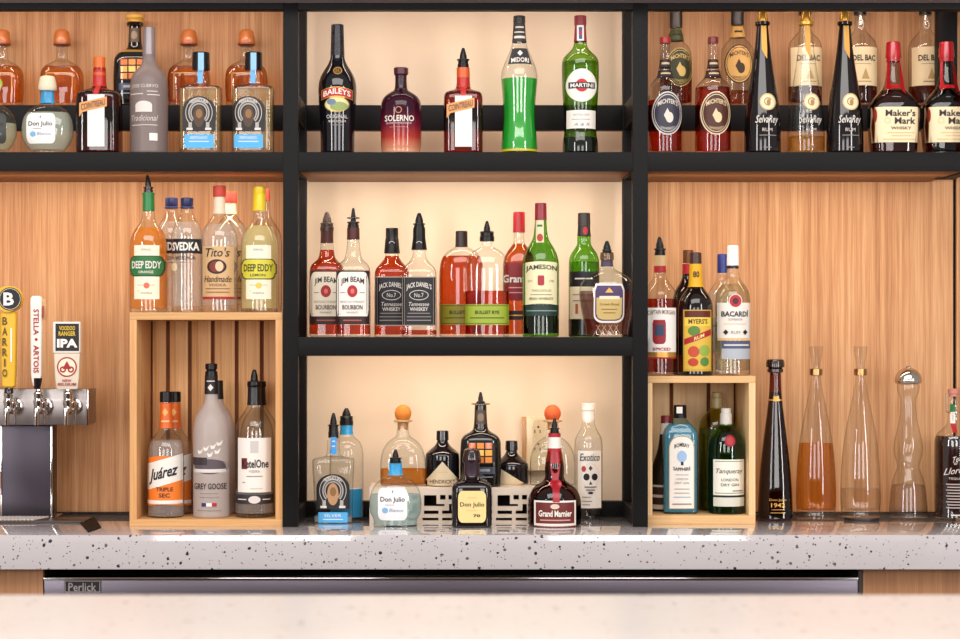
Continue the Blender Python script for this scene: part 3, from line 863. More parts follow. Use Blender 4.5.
b = Bottle('tequila_bottle', 'frosted grey bottle with long neck and white printed lettering, upper left shelf', 'bottle', GT, 149, FR, TOPZ,
    [(28, 5.6), (40, 5.9), (52, 6.1), (62, 6.6), (67, 9), (71, 13.5), (76, 17), (84, 18.9), (110, 19), (146, 18.8), (153, 18.5)])
b.body(frosted('#a0908c', .86))
b.cap(27.5, 55, 6.5, P('#8f8586', .35, .5, .5), 6.0, 'neck_foil')
LW = paper('#d8cfc8')
b.label([('t', '1800 CUERVO', 147, 88.5, 27, 4.2, LW), L(132, 146, 96, LW, .4), L(150, 160, 93.5, LW, .4), L(150, 162, 97, LW, .4), ('p', 'arch', 138, 103, 155, 114, LW), ('t', 'Tradicional', 147, 121, 27, 6, LW, dict(shear=.3)), L(134, 160, 127, LW, .35), ('p', 'rect', 152, 135, 160, 142, W)][0:0] +
    [('t', 'JOSE CUERVO', 147, 88.5, 27, 4.2, LW), L(132, 146, 96, LW, .4), L(150, 160, 93.5, LW, .4), L(150, 162, 97, LW, .4), ('p', 'arch', 138, 103, 155, 114, LW), ('t', 'Tradicional', 147, 120, 27, 5.6, LW, dict(shear=.3)), L(134, 160, 127, LW, .35), ('p', 'rect', 152.3, 135, 160, 142.4, W)], 'printed_lettering')

def horseshoe(cx, Y, zb, label, group, ysh, ybase, hw, hwb, lq, lqc, capped=True, lx=0):
    b = Bottle('tequila_bottle', label, 'bottle', group, cx, Y, zb,
        [(ysh - 17, 6.3), (ysh - 4, 6.6), (ysh - 1, 8), (ysh + .2, 13), (ysh + 1.2, hw - 1.5), (ysh + 2.6, hw), (ysh + 8, hw), ((ysh + ybase) / 2, (hw + hwb) / 2), (ybase, hwb)], sq=(ysh - 1, .76, 6))
    b.body(CRD).fill(lq, frosted(lqc, .34, .1), ybase - 4)
    c = cx + lx; t = ysh + (12 if capped else 16); lw = hw * .8
    bt = t + 35
    b.label([('p', 'arch', c - lw, t, c + lw, bt, paper('#1d1a1c')), ('r', c, t + 16.5, 12.9, 13.4, -40, 220, LW, 1.12), ('r', c, t + 16.5, 7.3, 10.6, -48, 228, paper('#a9a49e'), 1.12), ('r', c, t + 16.5, 8.5, 9.3, -44, 224, paper('#2a2628'), 1.12), ('p', 'rect', c - 10.4, t + 26, c - 7, t + 33.5, paper('#a9a49e')),
        ('p', 'rect', c + 7, t + 26, c + 10.4, t + 33.5, paper('#a9a49e')), ('p', 'rect', c - 12.4, t + 31.5, c - 6.2, t + 33.8, LW), ('p', 'rect', c + 6.2, t + 31.5, c + 12.4, t + 33.8, LW), ('p', 'ellipse', c - 5.6, t + 9, c + 5.6, t + 31, paper('#4a3424' if capped else '#b58a62')),
        ('p', 'ellipse', c - 3, t + 13, c + 3.4, t + 22, paper('#8a6236')), ('t', 'HERRADURA', c, t + 6.2, 18, 3.6, LW, dict(bold=.02, arch=2.2))], 'horseshoe_label')
    b.label([('p', 'rect', c - 14.5, bt + 3, c + 14.5, ybase - 3.5, paper('#4fa8de')), ('t', 'REPOSADO' if capped else 'SILVER', c, bt + 6.2, 17, 2.8, W), L(c - 10, c + 10, bt + 10, W, .35)], 'blue_label')
    if capped:
        b.cap(ysh - 33.5, ysh - 16, 8.9, P('#2a282c', .25, .6, .6), 8.5)
        Fc = Flat(Y - 9.2 * b.s, (b.root.location.x, Y, zb))
        Fc.decos('cap_strip', [('p', 'rect', cx - 2.8, ysh - 33.2, cx + 2.8, ysh - 15.5, paper('#8fc0e8'))], b.root, .0004)
        b.label([('p', 'rect', cx - 2.6, ysh - 15.5, cx + 2.6, ysh - 2, paper('#6fb0e4'))], 'neck_strip')
    return b
horseshoe(201, FR, TOPZ, 'square straw-coloured bottle with horseshoe label, left of the upper pair', GT, 86, 153, 20.6, 20, 90, '#dcbc7c')
horseshoe(253.5, FR, TOPZ, 'square straw-coloured bottle with horseshoe label, nearest the black upright', GT, 86, 153, 20.6, 20, 90, '#dcbc7c', lx=-3.5)

# --- upper middle
b = Bottle('liqueur_bottle', 'tall black cream liqueur bottle with red banner label, first on the upper middle shelf', 'bottle', GU, 337.5, FR, TOPZ,
    [(25, 6), (40, 6.1), (56, 6.6), (63, 8.5), (70, 13), (76, 16.6), (83, 18.7), (91, 19.2), (104, 18.6), (120, 17.6), (138, 16.9), (153, 16.8)])
b.body(shiny('#0f0e13'))
b.lathe('cap', [(24.6, 5.4), (25.2, 6.2), (56, 7)], plastic('#16131a'))
b.label([('p', 'ellipse', 334, 68.5, 343, 76.5, GO), ('p', 'ellipse', 335.2, 69.6, 341.8, 75.4, BK), ('t', 'B', 338.5, 72.5, 4, 4, GO)], 'emblem')
b.label([('p', 'rect', 322, 92, 353.5, 102, GO, 0, 3), ('p', 'rect', 322.6, 92.8, 352.9, 101, paper('#b42a24'), 0, 3), ('t', 'BAILEYS', 337.8, 96.4, 27, 5.6, W, dict(bold=.02, arch=3)),
    ('p', 'ellipse', 325.3, 99, 350.2, 114, GO), ('p', 'ellipse', 326.2, 99.8, 349.3, 113.2, paper('#d8d29a')), ('p', 'ellipse', 331, 104, 349, 113, paper('#8fa060')), ('p', 'ellipse', 328, 101, 337, 107, paper('#6a7a9a')),
    ('t', 'ORIGINAL', 338, 118.4, 21, 3.6, LW), ('t', 'IRISH CREAM', 338, 123.2, 17, 2.2, LW), L(332, 345, 127, GY, .3)])

b = Bottle('liqueur_bottle', 'short round-shouldered bottle fading from purple to orange with white lettering', 'bottle', GU, 401, FR, TOPZ,
    [(74, 5.4), (88, 5.6), (90.5, 7), (93, 11.5), (96.5, 16.5), (101, 19.2), (107, 20.4), (130, 20.5), (146, 20.3), (150, 19.5), (153, 17.5)], N=48)
b.body(gradient_glass('purple_fade_coating', [(0.0, '#ecb898'), (.08, '#e49470'), (.22, '#c04034'), (.4, '#821f38'), (.6, '#431228'), (1, '#2a0d1e')], 0.0, .165))
b.fill(108, liquid('#f4d4c4'), 149)
b.lathe('cap', [(67.8, 6.4), (68.4, 7.2), (74.4, 7.2), (75, 6.4), (76, 5.8)], P('#4a1424', .35))
b.band(76, 90, P('#2c0c1c', .25), 'neck_foil')
b.label([('r', 399, 112, 2.6, 3.4, 0, 360, paper('#c07a5a')), ('t', 'SOLERNO', 399.8, 120.3, 29, 6, W, dict(bold=.015)), ('t', 'BLOOD ORANGE LIQUEUR', 399.5, 125.2, 25, 2, LW), L(390, 408, 129, paper('#c86a6a'), .3)], 'printed_lettering')

orange_liqueur(463.2, 'square orange-brown liqueur bottle with black pourer in the upper middle bay', GU, 91, 19.6, False)

b = Bottle('liqueur_bottle', 'tall waisted bottle of bright green melon liqueur', 'bottle', GU, 519.3, FR, TOPZ,
    [(20, 5.4), (36, 6.2), (43, 7), (50, 9), (58, 12.5), (66, 16), (73, 18), (80, 18.3), (92, 17.2), (104, 16.2), (116, 15.8), (128, 16.4), (140, 17.8), (148, 18.2), (153, 17.8)])
b.body(CLR).fill(79.5, P('#1fa02c', .18, .6, 0, .6), 150.5)
b.lathe('cap', [(16, 5.2), (16.6, 6), (22, 6.2), (23, 6.2)], plastic('#2a2622'))
b.band(23.5, 42.5, paper('#332e28'), 'neck_label')
b.label([L(514, 525, 28, LW, .8), L(513.5, 525.5, 33, LW, .6), L(513.3, 525.8, 38, LW, 1.2)], 'neck_print', .001)
b.label([('p', 'trap', 507.5, 49.5, 531.5, 66, paper('#2a2a2e'), 0, 0), ('p', 'diamond', 517, 51.5, 522.4, 57.5, W), ('t', 'MIDORI', 519.6, 62.2, 17.5, 5, W, dict(bold=.02, arch=.6))])
b.band(150.2, 152.4, P('#c8b020', .3), 'base_band')

b = Bottle('vermouth_bottle', 'green vermouth bottle with red cap and round white label', 'bottle', GU, 580.3, FR, TOPZ,
    [(20, 5), (30, 5.4), (42, 6.2), (48, 7.4), (52, 11), (56, 15.5), (60, 18), (66, 18.7), (84, 18.4), (100, 17.6), (115, 16.4), (126, 15.9), (134, 16.2), (143, 17.6), (153, 18.4)])
b.body(glass('#b2d878', .35)).fill(62.5, liquid('#b4cc50'), 150)
b.cap(15.8, 25.5, 6, P('#8a1c26', .35), 6)
b.band(25.5, 42, paper('#8a1c30'), 'neck_label')
b.label([('p', 'rect', 576.6, 26, 583.6, 41.5, W), ('p', 'rect', 578.4, 28, 581.8, 40, paper('#38508a')), ('p', 'rect', 579, 31, 581.2, 36, RD)], 'neck_strip', .0012)
b.label([('p', 'ellipse', 565, 71, 596, 104, paper('#d8d8cc')), ('p', 'ellipse', 566, 72, 595, 103, W), ('p', 'ellipse', 574.2, 81, 587, 94, paper('#c2222a')), ('p', 'rect', 567.5, 84.4, 594, 90.6, BK), ('t', 'MARTINI', 580.8, 87.5, 23, 4, W, dict(bold=.02))], 'round_label')
b.label([('p', 'rect', 566, 112, 595, 130, W), ('t', 'EXTRA DRY', 580.5, 116.5, 16, 2, GY), L(571, 589, 121, GY, .3), ('t', 'A & R', 580.5, 126, 16, 3, GY, dict(shear=.3))], 'lower_label')
b.band(138, 152.4, shiny('#10160e'), 'base_band', .0005)

# --- upper right: riser row
def oval_whiskey(cx, Y, zb, label, ytop, ybase, hw, cap, oval, neckc, liq, lq, front=True, lx=1.0, capw=5.5):
    t = ytop
    b = Bottle('whiskey_bottle', label, 'bottle', GV, cx, Y, zb,
        [(t - 34, 4.8), (t - 12, 5), (t - 9, 6.6), (t - 3, 7.2), (t, 8.5), (t + 3, 12), (t + 7, hw - 2), (t + 11, hw), (ybase - 4, hw), (ybase, hw - .6)])
    b.body(CRD).fill(lq, liquid(liq), ybase - 3)
    if front:
        b.cap(t - 41, t - 34.5, capw, P(cap, .3), capw - .2)
        b.band(t - 18, t - 10, paper(neckc), 'neck_label'); b.band(t - 7, t - .5, paper(neckc), 'neck_band')
        b.label([L(cx - 4, cx + 4, t - 14, paper('#c8b08a'), 1), L(cx - 5, cx + 5, t - 3.8, paper('#c8b08a'), .8)], 'neck_print', .0013)
    else:
        b.cap(t - 40, t - 15, 6.5, P(cap, .35), 6.2); b.band(t - 13, t - 2, paper(neckc), 'neck_band')
        b.label([L(cx - 4, cx + 4, t - 7.5, BK, 1)], 'neck_print', .0013)
        b.label([L(cx - 5, cx + 5, t - 31, paper('#caa040'), .9)], 'cap_print', .0018)
    yc = t + (37 if front else 26); rx, ry = (15.2, 21.6) if front else (14, 19.5)
    c = cx + lx; ed, fill_, ink = oval
    E, I = paper(ed), paper(ink)
    b.label([('p', 'ellipse', c - rx, yc - ry, c + rx, yc + ry, E), ('p', 'ellipse', c - rx + 1, yc - ry + 1.2, c + rx - 1, yc + ry - 1.2, paper(fill_)), ('r', c, yc, rx - 2.4, rx - 1.9, 0, 360, E, ry / rx),
        ('t', "MICHTER'S", c, yc - ry * .42, rx * 1.3, ry * .22, I, dict(bold=.02, arch=3)), ('p', 'diamond', c - 4, yc - 5, c + 3, yc + 9, I), ('p', 'ellipse', c - 2, yc - 1, c + 5.5, yc + 9.5, I),
        ('t', 'WHISKEY', c, yc + ry * .64, rx * .95, 2.6, I, dict(arch=-1.5))], 'oval_label')
    return b
oval_whiskey(676, RR, RISZ, 'whiskey bottle with olive green oval label, back row at the right of the upright', 43, 105, 16, '#241d14', ('#a89058', '#2f3216', '#c8a860'), '#3f4420', '#b04a28', 76, False, lx=2.5)
oval_whiskey(737.5, RR, RISZ, 'whiskey bottle with tan oval label behind the tapered dark bottle', 40, 105, 16.6, '#1c1820', ('#2a2018', '#d8a860', '#3a2616'), '#c99a50', '#d88a3c', 92, False, lx=-.5)
def tan_whiskey(cx, label):
    b = Bottle('whiskey_bottle', label, 'bottle', GV, cx, RR, RISZ,
        [(13, 4.6), (28, 5), (32, 6.5), (36, 10.5), (41, 14.8), (46, 16.6), (52, 17), (100, 17), (105, 16.4)])
    b.body(CRD).fill(87, liquid('#94442c'), 101)
    b.cap(7, 15, 6.4, CAPB, 6.2)
    b.label([('r', cx, 25, 2.2, 3, 0, 360, LW, 1.6)], 'neck_medallion')
    b.label([('p', 'rect', cx - 15.5, 49, cx + 15.5, 87.5, paper('#e6cfa4')), ('t', 'DEL BAC', cx + 1, 60, 23, 6, paper('#2a2420'), dict(bold=.03)), L(cx - 8, cx + 8, 66, GY, .3), ('p', 'tri', cx - 2, 70, cx + 6, 81, paper('#b8955e')), L(cx - 6, cx + 8, 83.5, paper('#8a6a48'), .35)])
    return b
tan_whiskey(805, 'cream-labelled whiskey bottle seen through the clear tapered bottle')
tan_whiskey(860, 'cream-labelled whiskey bottle standing behind a dark tapered bottle, back row')
tan_whiskey(925.5, 'cream-labelled whiskey bottle at the back between two red wax bottles')

# --- upper right: front row
oval_whiskey(665, FR, TOPZ, 'red-capped whiskey bottle with blue-grey oval label beside the upright', 78, 153, 16.8, '#9a1c20', ('#d8d0c8', '#343240', '#d8ccc0'), '#2a2024', '#d84a28', 101)
oval_whiskey(713, FR, TOPZ, 'red-capped whiskey bottle with brown and cream oval label', 78, 153, 18, '#6e1c1c', ('#e4cda8', '#4a2216', '#e0c49a'), '#3a2018', '#d24422', 88)
def tapered(cx, label, dark=True):
    b = Bottle('rum_bottle', label, 'bottle', GV, cx, FR, TOPZ,
        [(24, 5.4), (30, 5.9), (45, 7.4), (60, 9.3), (76, 11.8), (92, 14.4), (106, 16.4), (120, 17.7), (136, 18.4), (153, 18.2)])
    if dark:
        b.body(shiny('#120b0c'))
        b.lathe('lip', [(21.5, 6), (22.3, 7.4), (25, 7.4), (26.5, 5.8)], shiny('#1c0f0c'))
    else:
        b.body(CLR).fill(137, liquid('#f6d880'), 150)
        b.lathe('lip', [(21.5, 6), (22.3, 7.6), (25, 7.4), (26.5, 5.8)], P('#d8a040', .25, .5, .5))
    b.ball(10.5, 22.5, 5.2, P('#c8923a', .25, .5, .6), 'stopper', 1.0)
    gold = P('#b8883e', .35, .5, .6)
    b.label([('poly', [(cx - 2.4, 23.5), (cx + 2.8, 23.5), (cx + 3.4, 52), (cx + 3, 60), (cx, 55), (cx - 2, 50)], gold)], 'gold_ribbon', .0012)
    sx = cx + 3
    b.label([('p', 'ellipse', sx - 8.3, 95, sx + 8.3, 112, paper('#cfb27a')), ('p', 'ellipse', sx - 7, 96.3, sx + 7, 110.7, paper('#eadbb4')), ('r', sx, 103.4, 3, 4.2, 30, 300, paper('#a8804a')), ('p', 'ellipse', sx - 1.6, 101, sx + 2.6, 107, paper('#a8804a'))], 'round_seal')
    b.label([('t', 'SelvaRey', cx + 2, 122, 23, 10, W, dict(shear=.35)), ('t', 'RUM', cx + 2, 131.5, 10, 3.4, LW), L(cx - 6, cx + 11, 137, GY, .35), L(cx - 2, cx + 6, 149, GY, .4)], 'printed_lettering')
    return b
tapered(762.5, 'tall tapered dark rum bottle with gold ribbon beside the brown oval whiskey')
tapered(806, 'tall tapered clear bottle with gold stopper and a little gold liquid', False)
tapered(844.8, 'tall tapered dark rum bottle with gold ribbon beside the red wax bottle')
def wax(cx, label):
    b = Bottle('whiskey_bottle', label, 'bottle', GV, cx, FR if cx < 900 else .087, TOPZ,
        [(56, 6.2), (72, 6.8), (84, 8.6), (89, 11), (94, 15.5), (99, 20.5), (104, 23.6), (110, 24.8), (122, 24.6), (140, 23.4), (150, 22.4), (153, 21.6)], sq=(100, .78, 3.6))
    b.body(glass('#d8ccc0', .5)).fill(91, liquid('#7a2c18'), 150.5)
    rw = P('#b0101c', .22, .6, 0, .5)
    b.lathe('wax_cap', [(42, 5.6), (42.8, 6.8), (57, 8), (58, 8)], rw)
    b.band(57, 62, rw, 'wax_drip', .0012)
    b.label([('poly', [(cx - 7.6, 60), (cx - 4.5, 60), (cx - 5.2, 80), (cx - 4, 90), (cx - 8.6, 91), (cx - 7.6, 82)], rw), ('poly', [(cx + 4.8, 60), (cx + 8, 60), (cx + 8.2, 84), (cx + 9.5, 95), (cx + 6, 93), (cx + 5.2, 84)], rw), ('p', 'rect', cx - 9, 86, cx + 9, 89.5, rw)], 'wax_runs', .0012)
    b.label([('p', 'rect', cx - 24.2, 109, cx + 24.2, 144, paper('#eed9b0')), ('t', "Maker's", cx + 3, 115, 30, 6.8, paper('#2c1c1c'), dict(bold=.025)), ('t', 'Mark', cx + 7.5, 122.8, 21, 6.6, paper('#2c1c1c'), dict(bold=.025)), ('r', cx - 10, 122.5, 2.4, 3, 0, 360, TAN),
        ('t', 'WHISKY', cx + 3.5, 130, 20, 3, paper('#5a4030'), dict(bold=.01)), L(cx - 10, cx + 17, 134.5, TAN, .4), L(cx - 6, cx + 14, 137.5, TAN, .4), L(cx - 14, cx + 19, 141, TAN, .4), ('p', 'ellipse', cx - 23, 111, cx - 20, 124, paper('#8a2418'))])
    return b
wax(893.2, 'red wax-topped whiskey bottle with square cream label, left of the two')
wax(946.5, 'red wax-topped whiskey bottle with square cream label, cut by the right edge')

# --- on the left crate
YF, YB = .068, .153
def eddy(cx, label, body_l, badge, word, cap, spout):
    b = Bottle('vodka_bottle', label, 'bottle', GL, cx, YF, CLZ,
        [(196, 5.6), (211, 5.8), (219, 6.4), (224, 9), (229, 13), (235, 16.6), (242, 18.3), (252, 18.7), (300, 18.6), (311, 17.6)])
    b.body(CLR).fill(228 if spout else 226, frosted(body_l, .62, .08), 308.5)
    if spout:
        b.band(194, 211, P(cap, .35), 'neck_foil'); b.lathe('cap_collar', [(192.5, 5), (193, 6.4), (195, 6.4)], P(cap, .35))
        m = P('#4a4744', .25, .5, .7)
        b.spout(175, 193, 4.6, m, 3, .35, True, -1.2)
    else:
        b.lathe('cap', [(186.6, 5.2), (187.4, 6.2), (193, 6.4), (194, 6), (194.6, 6.3), (211, 6.5)], P(cap, .3))
    bd, rim = paper(badge), paper('#24301a')
    b.label([('p', 'rect', cx - 12, 246, cx + 13, 299.5, paper('#f2e8cc')), ('t', 'SPRING', cx + .5, 250.5, 10, 2.4, GY), ('p', 'ellipse', cx - 8, 291, cx - 7, 292, GY),
        ('t', 'VODKA', cx + .5, 293.5, 12, 2.2, GY), L(cx - 8, cx + 9, 285.5, TAN, .4), ('p', 'ellipse', cx - 2, 283, cx + 4, 289, paper('#d86a50' if spout else '#e0c050'))], 'label')
    y = 266 if spout else 269
    b.label([('p', 'rr', cx - 16.4, y - 9.6, cx + 16.8, y + 11, rim), ('p', 'oct', cx - 18, y - 6.5, cx + 18, y + 7, rim), ('p', 'rr', cx - 15.4, y - 8.8, cx + 15.8, y + 10, bd), ('p', 'oct', cx - 16.8, y - 5.6, cx + 16.8, y + 6, bd),
        ('t', 'DEEP EDDY', cx + .2, y - .6, 29, 7.2, W if spout else paper('#3a3a1c'), dict(bold=.02)), ('t', word, cx + .2, y + 6.6, 15, 2.6, W if spout else paper('#5a5a20'), dict(bold=.01))], 'badge_label', .0012)
    return b
eddy(148.5, 'bottle of orange flavoured vodka with green badge label on the left crate', '#f2941e', '#2c7038', 'ORANGE', '#1d7a3a', True)
eddy(259.5, 'bottle of pale yellow flavoured vodka with yellow cap on the left crate', '#f0dfa0', '#d2c83c', 'LEMON', '#e6c414', False)
def blue_cap_vodka(cx, Y, label):
    b = Bottle('vodka_bottle', label, 'bottle', GL, cx, Y, CLZ,
        [(204, 5), (212, 5.4), (216, 7), (221, 10), (227, 13.4), (233, 15), (240, 15.3), (298, 15.2), (311, 14.4)])
    b.body(CRD).fill(222, CLIQ2_LIT, 306)
    b.lathe('cap', [(197.8, 5.6), (198.4, 6.3), (205.5, 6.3), (206.4, 5.8), (207, 7), (208.4, 7), (209, 5.4)], P('#262a56', .3))
    b.label([('p', 'rect', cx - 15, 239.5, cx + 15, 254, paper('#141214')), ('t', 'SVEDKA', cx, 247, 27, 8.6, W, dict(bold=.035)), ('t', 'VODKA', cx, 258.4, 21, 4, paper('#2a2024'), dict(bold=.02)), L(cx - 9, cx + 9, 263, GY, .35)], 'printed_band')
    b.label([('p', 'ellipse', cx - 15, 263, cx - 8, 271.5, paper('#e8cfa4'))] if Y < .1 else [('p', 'ellipse', cx + 2, 264, cx + 6, 269, TAN)], 'round_sticker')
    return b
blue_cap_vodka(187, YF, 'clear blue-capped vodka bottle with black name band, in front of its twin')
blue_cap_vodka(171.5, YB, 'clear blue-capped vodka bottle half hidden behind the one with the same black band')
def copper(cx, Y, label, yt):
    k = yt - 186
    b = Bottle('vodka_bottle', label, 'bottle', GL, cx, Y, CLZ,
        [(193 + k, 5), (214, 5.6), (217, 7), (221, 10.5), (227, 14.6), (233, 17.2), (240, 18.2), (298, 18.2), (311, 17.2)])
    b.body(CRD).fill(224, CLIQ_LIT, 305)
    b.lathe('cap', [(186 + k, 5.6), (186.5 + k, 6.6), (191 + k, 6.4), (194 + k, 6.8), (197 + k, 6.2)], P('#c04030', .6))
    b.band(197 + k, 214, paper('#e6d2b8'), 'neck_label')
    b.label([('p', 'rect', cx - 15.6, 247, cx + 15.6, 297, paper('#d0a878')), ('p', 'rect', cx - 15.6, 297, cx + 15.6, 299.5, RD), ('t', "Tito's", cx, 253, 24, 9, paper('#2a1c18'), dict(shear=.25, bold=.01)), ('p', 'ellipse', cx - 10.5, 260, cx + 9, 274.5, paper('#1c1614')), ('p', 'ellipse', cx - 8.6, 261.6, cx + 7.2, 273, paper('#7a2c1e')),
        ('p', 'ellipse', cx - 2, 262, cx + 6, 272, paper('#dcc09a')), ('t', 'Handmade', cx, 279.4, 27, 6.4, paper('#3a2418'), dict(shear=.25)), ('t', 'VODKA', cx, 285.4, 17, 2.8, paper('#6a4a30')), L(cx - 12, cx + 12, 289, paper('#8a6040'), .4), L(cx - 12, cx + 12, 292.5, paper('#8a6040'), .4)])
    return b
copper(219.5, YF, 'clear vodka bottle with red paper cap and tan label, front one of the pair', 186)
copper(230.5, YB + .002, 'clear vodka bottle with red cap mostly hidden behind the tan-labelled one', 192)
b = Bottle('vodka_bottle', 'clear bottle with dark red cap hidden behind the yellow-capped one', 'bottle', GL, 265, YB + .008, CLZ, [(192, 4.6), (216, 5.2), (222, 9), (230, 14.5), (240, 17), (300, 17), (311, 16)])
b.body(CRD).cap(189, 201, 5.2, P('#a83a24', .5), 5)

# --- inside the left crate
b0 = .074; b1 = .1625
def juarez(cx, Y, label, col):
    b = Bottle('liqueur_bottle', label, 'bottle', GL, cx, Y, CLF,
        [(400, 5.4), (416, 5.8), (429, 6.6), (433, 9.5), (438, 13.6), (444, 16.8), (451, 18), (510, 18.2), (519, 17)])
    b.body(CRD).fill(440, frosted(col, .25, .08), 515)  # milky share lifts the clear liquid in place of front light
    b.cap(391.5, 402, 6.4, CAPB, 6.2)
    b.band(403, 428, P('#d8601c', .4), 'neck_label')
    b.label([('p', 'diamond', cx - 3, 408, cx + 3, 416, paper('#f0b060')), L(cx - 4, cx + 4, 421, paper('#f0c080'), .8)], 'neck_print', .0013)
    b.label([('p', 'rect', cx - 17.4, 457, cx + 17.4, 505, paper('#e87a24'), 0, 2), ('p', 'rect', cx - 17.4, 458, cx + 17.4, 484, W, 5, 0), ('p', 'rect', cx - 17.4, 499, cx + 17.4, 502.5, W), ('t', 'Juárez', cx - .5, 473, 29, 15, paper('#1c1a26'), dict(bold=.025, shear=.25, tilt=3.5)),
        ('t', 'TRIPLE', cx + 1, 488, 17, 4, paper('#5a2410'), dict(bold=.02)), ('t', 'SEC', cx + 1, 494, 11, 4.2, paper('#5a2410'), dict(bold=.02))])
    return b
juarez(166, b0, 'triple sec bottle with orange and white label, front left in the left crate', '#faf2ee')
juarez(174.5, b1, 'black-capped orange-necked bottle hidden behind the triple sec in the left crate', '#f6c8a8')
def goose(cx, Y, label, k=0, spout=True):
    b = Bottle('vodka_bottle', label, 'bottle', GL, cx, Y, CLF,
        [(378 + k, 6), (395, 6.3), (402, 7), (407, 9.5), (413, 13.5), (420, 16.6), (429, 17.9), (440, 18.1), (510, 18), (519, 17.4)])
    b.body(frosted('#ddd0ca', .78, .3))
    b.band(375.5 + k, 394 + k, paper('#1a1618'), 'neck_label', .0012)
    if spout:
        b.label([L(cx - 4, cx + 4, 381, LW, .5), ('p', 'diamond', cx - 3, 384, cx + 3, 391, LW)], 'neck_print', .0016)
        b.lathe('pour_cap', [(363.5, 5.2), (364, 6), (369, 6), (369.3, 5), (371, 4.8), (371.3, 6), (376, 6.4)], CAPB)
        b.label([('p', 'ellipse', cx - 18, 458, cx + 18, 473, paper('#584c52')), ('p', 'rect', cx - 17.5, 456.5, cx - 2, 464, paper('#33292e')), ('p', 'rect', cx - 17.8, 468, cx + 17.8, 471.5, LW)] +
            [('poly', [(cx + x, y), (cx + x + 3, y + 1.2), (cx + x + 6.5, y - 2), (cx + x + 4.2, y + 3.6), (cx + x + 1, y + 4)], W) for x, y in ((-12, 449), (-6, 446), (1, 444), (7, 441), (-2, 452), (5, 449))] +
            [('t', 'GREY GOOSE', cx + .5, 485, 32, 6, paper('#2a2426'), dict(bold=.015)), L(cx - 9, cx + 9, 492, GY, .35), L(cx - 10, cx + 10, 496, GY, .35), ('p', 'rect', cx - 7.5, 501.5, cx - 2.8, 505, NAVY), ('p', 'rect', cx - 2.8, 501.5, cx + 2.8, 505, W), ('p', 'rect', cx + 2.8, 501.5, cx + 7.5, 505, RD), L(cx - 12, cx + 12, 509, GY, .4)], 'printed_scene')
    else: b.cap(376 + k, 381 + k, 6.4, CAPB, 6.2)
    return b
goose(211.3, b0, 'tall frosted vodka bottle with birds in flight, middle of the left crate')
goose(216.5, b1 + .001, 'black-necked frosted bottle hidden behind the one with printed birds', 5, False)
def ketel(cx, Y, label, spout=True):
    b = Bottle('vodka_bottle', label, 'bottle', GL, cx, Y, CLF,
        [(384, 6), (404, 6.5), (409, 8.5), (414, 12), (419, 15.4), (425, 17.8), (433, 19), (440, 19.2), (510, 19.2), (519, 18.4)])
    b.body(CRD)
    if spout: b.fill(489, CLIQ2_LIT, 512)
    b.band(384, 405, P('#151315', .3), 'neck_foil', .0009)
    b.lathe('neck_cap', [(381, 5.6), (381.5, 7), (384, 7), (385.5, 7.3), (387.5, 6.4)], CAPB)
    if spout:
        b.spout(369.5, 382, 4, SPB, 3.6, .25, False)
        b.label([('p', 'rect', cx - 15, 437, cx + 17.5, 491, W), ('p', 'rect', cx - 2, 440, cx + 6, 452, paper('#c8c0bc')), ('p', 'rect', cx - 11, 457, cx - 5.2, 468, RD), ('p', 'rect', cx - 11, 457, cx - 5.2, 468, paper('#7a1c20')), ('t', 'KetelOne', cx + 2.5, 462.5, 26, 8.4, BK, dict(bold=.02)), ('t', 'VODKA', cx + 2, 470, 11, 2.6, GY), L(cx - 6, cx + 10, 475, GY, .4), L(cx - 10, cx - 7, 481, GY, .4), L(cx - 2, cx + 10, 487, TAN, .3)])
        b.band(493.5, 502.5, paper('#2c2428'), 'lower_band')
        b.label([('p', 'ellipse', cx - 4, 494.5, cx + 8, 502, LW), L(cx - 15, cx - 6, 498, LW, .5), L(cx + 10, cx + 17, 498, LW, .5)], 'lower_emblem', .0012)
    return b
ketel(254.3, b0, 'clear vodka bottle with white label and black pourer, right side of the left crate')
ketel(259, b1 + .006, 'black-necked clear bottle hidden behind the white-labelled vodka in the left crate', False)

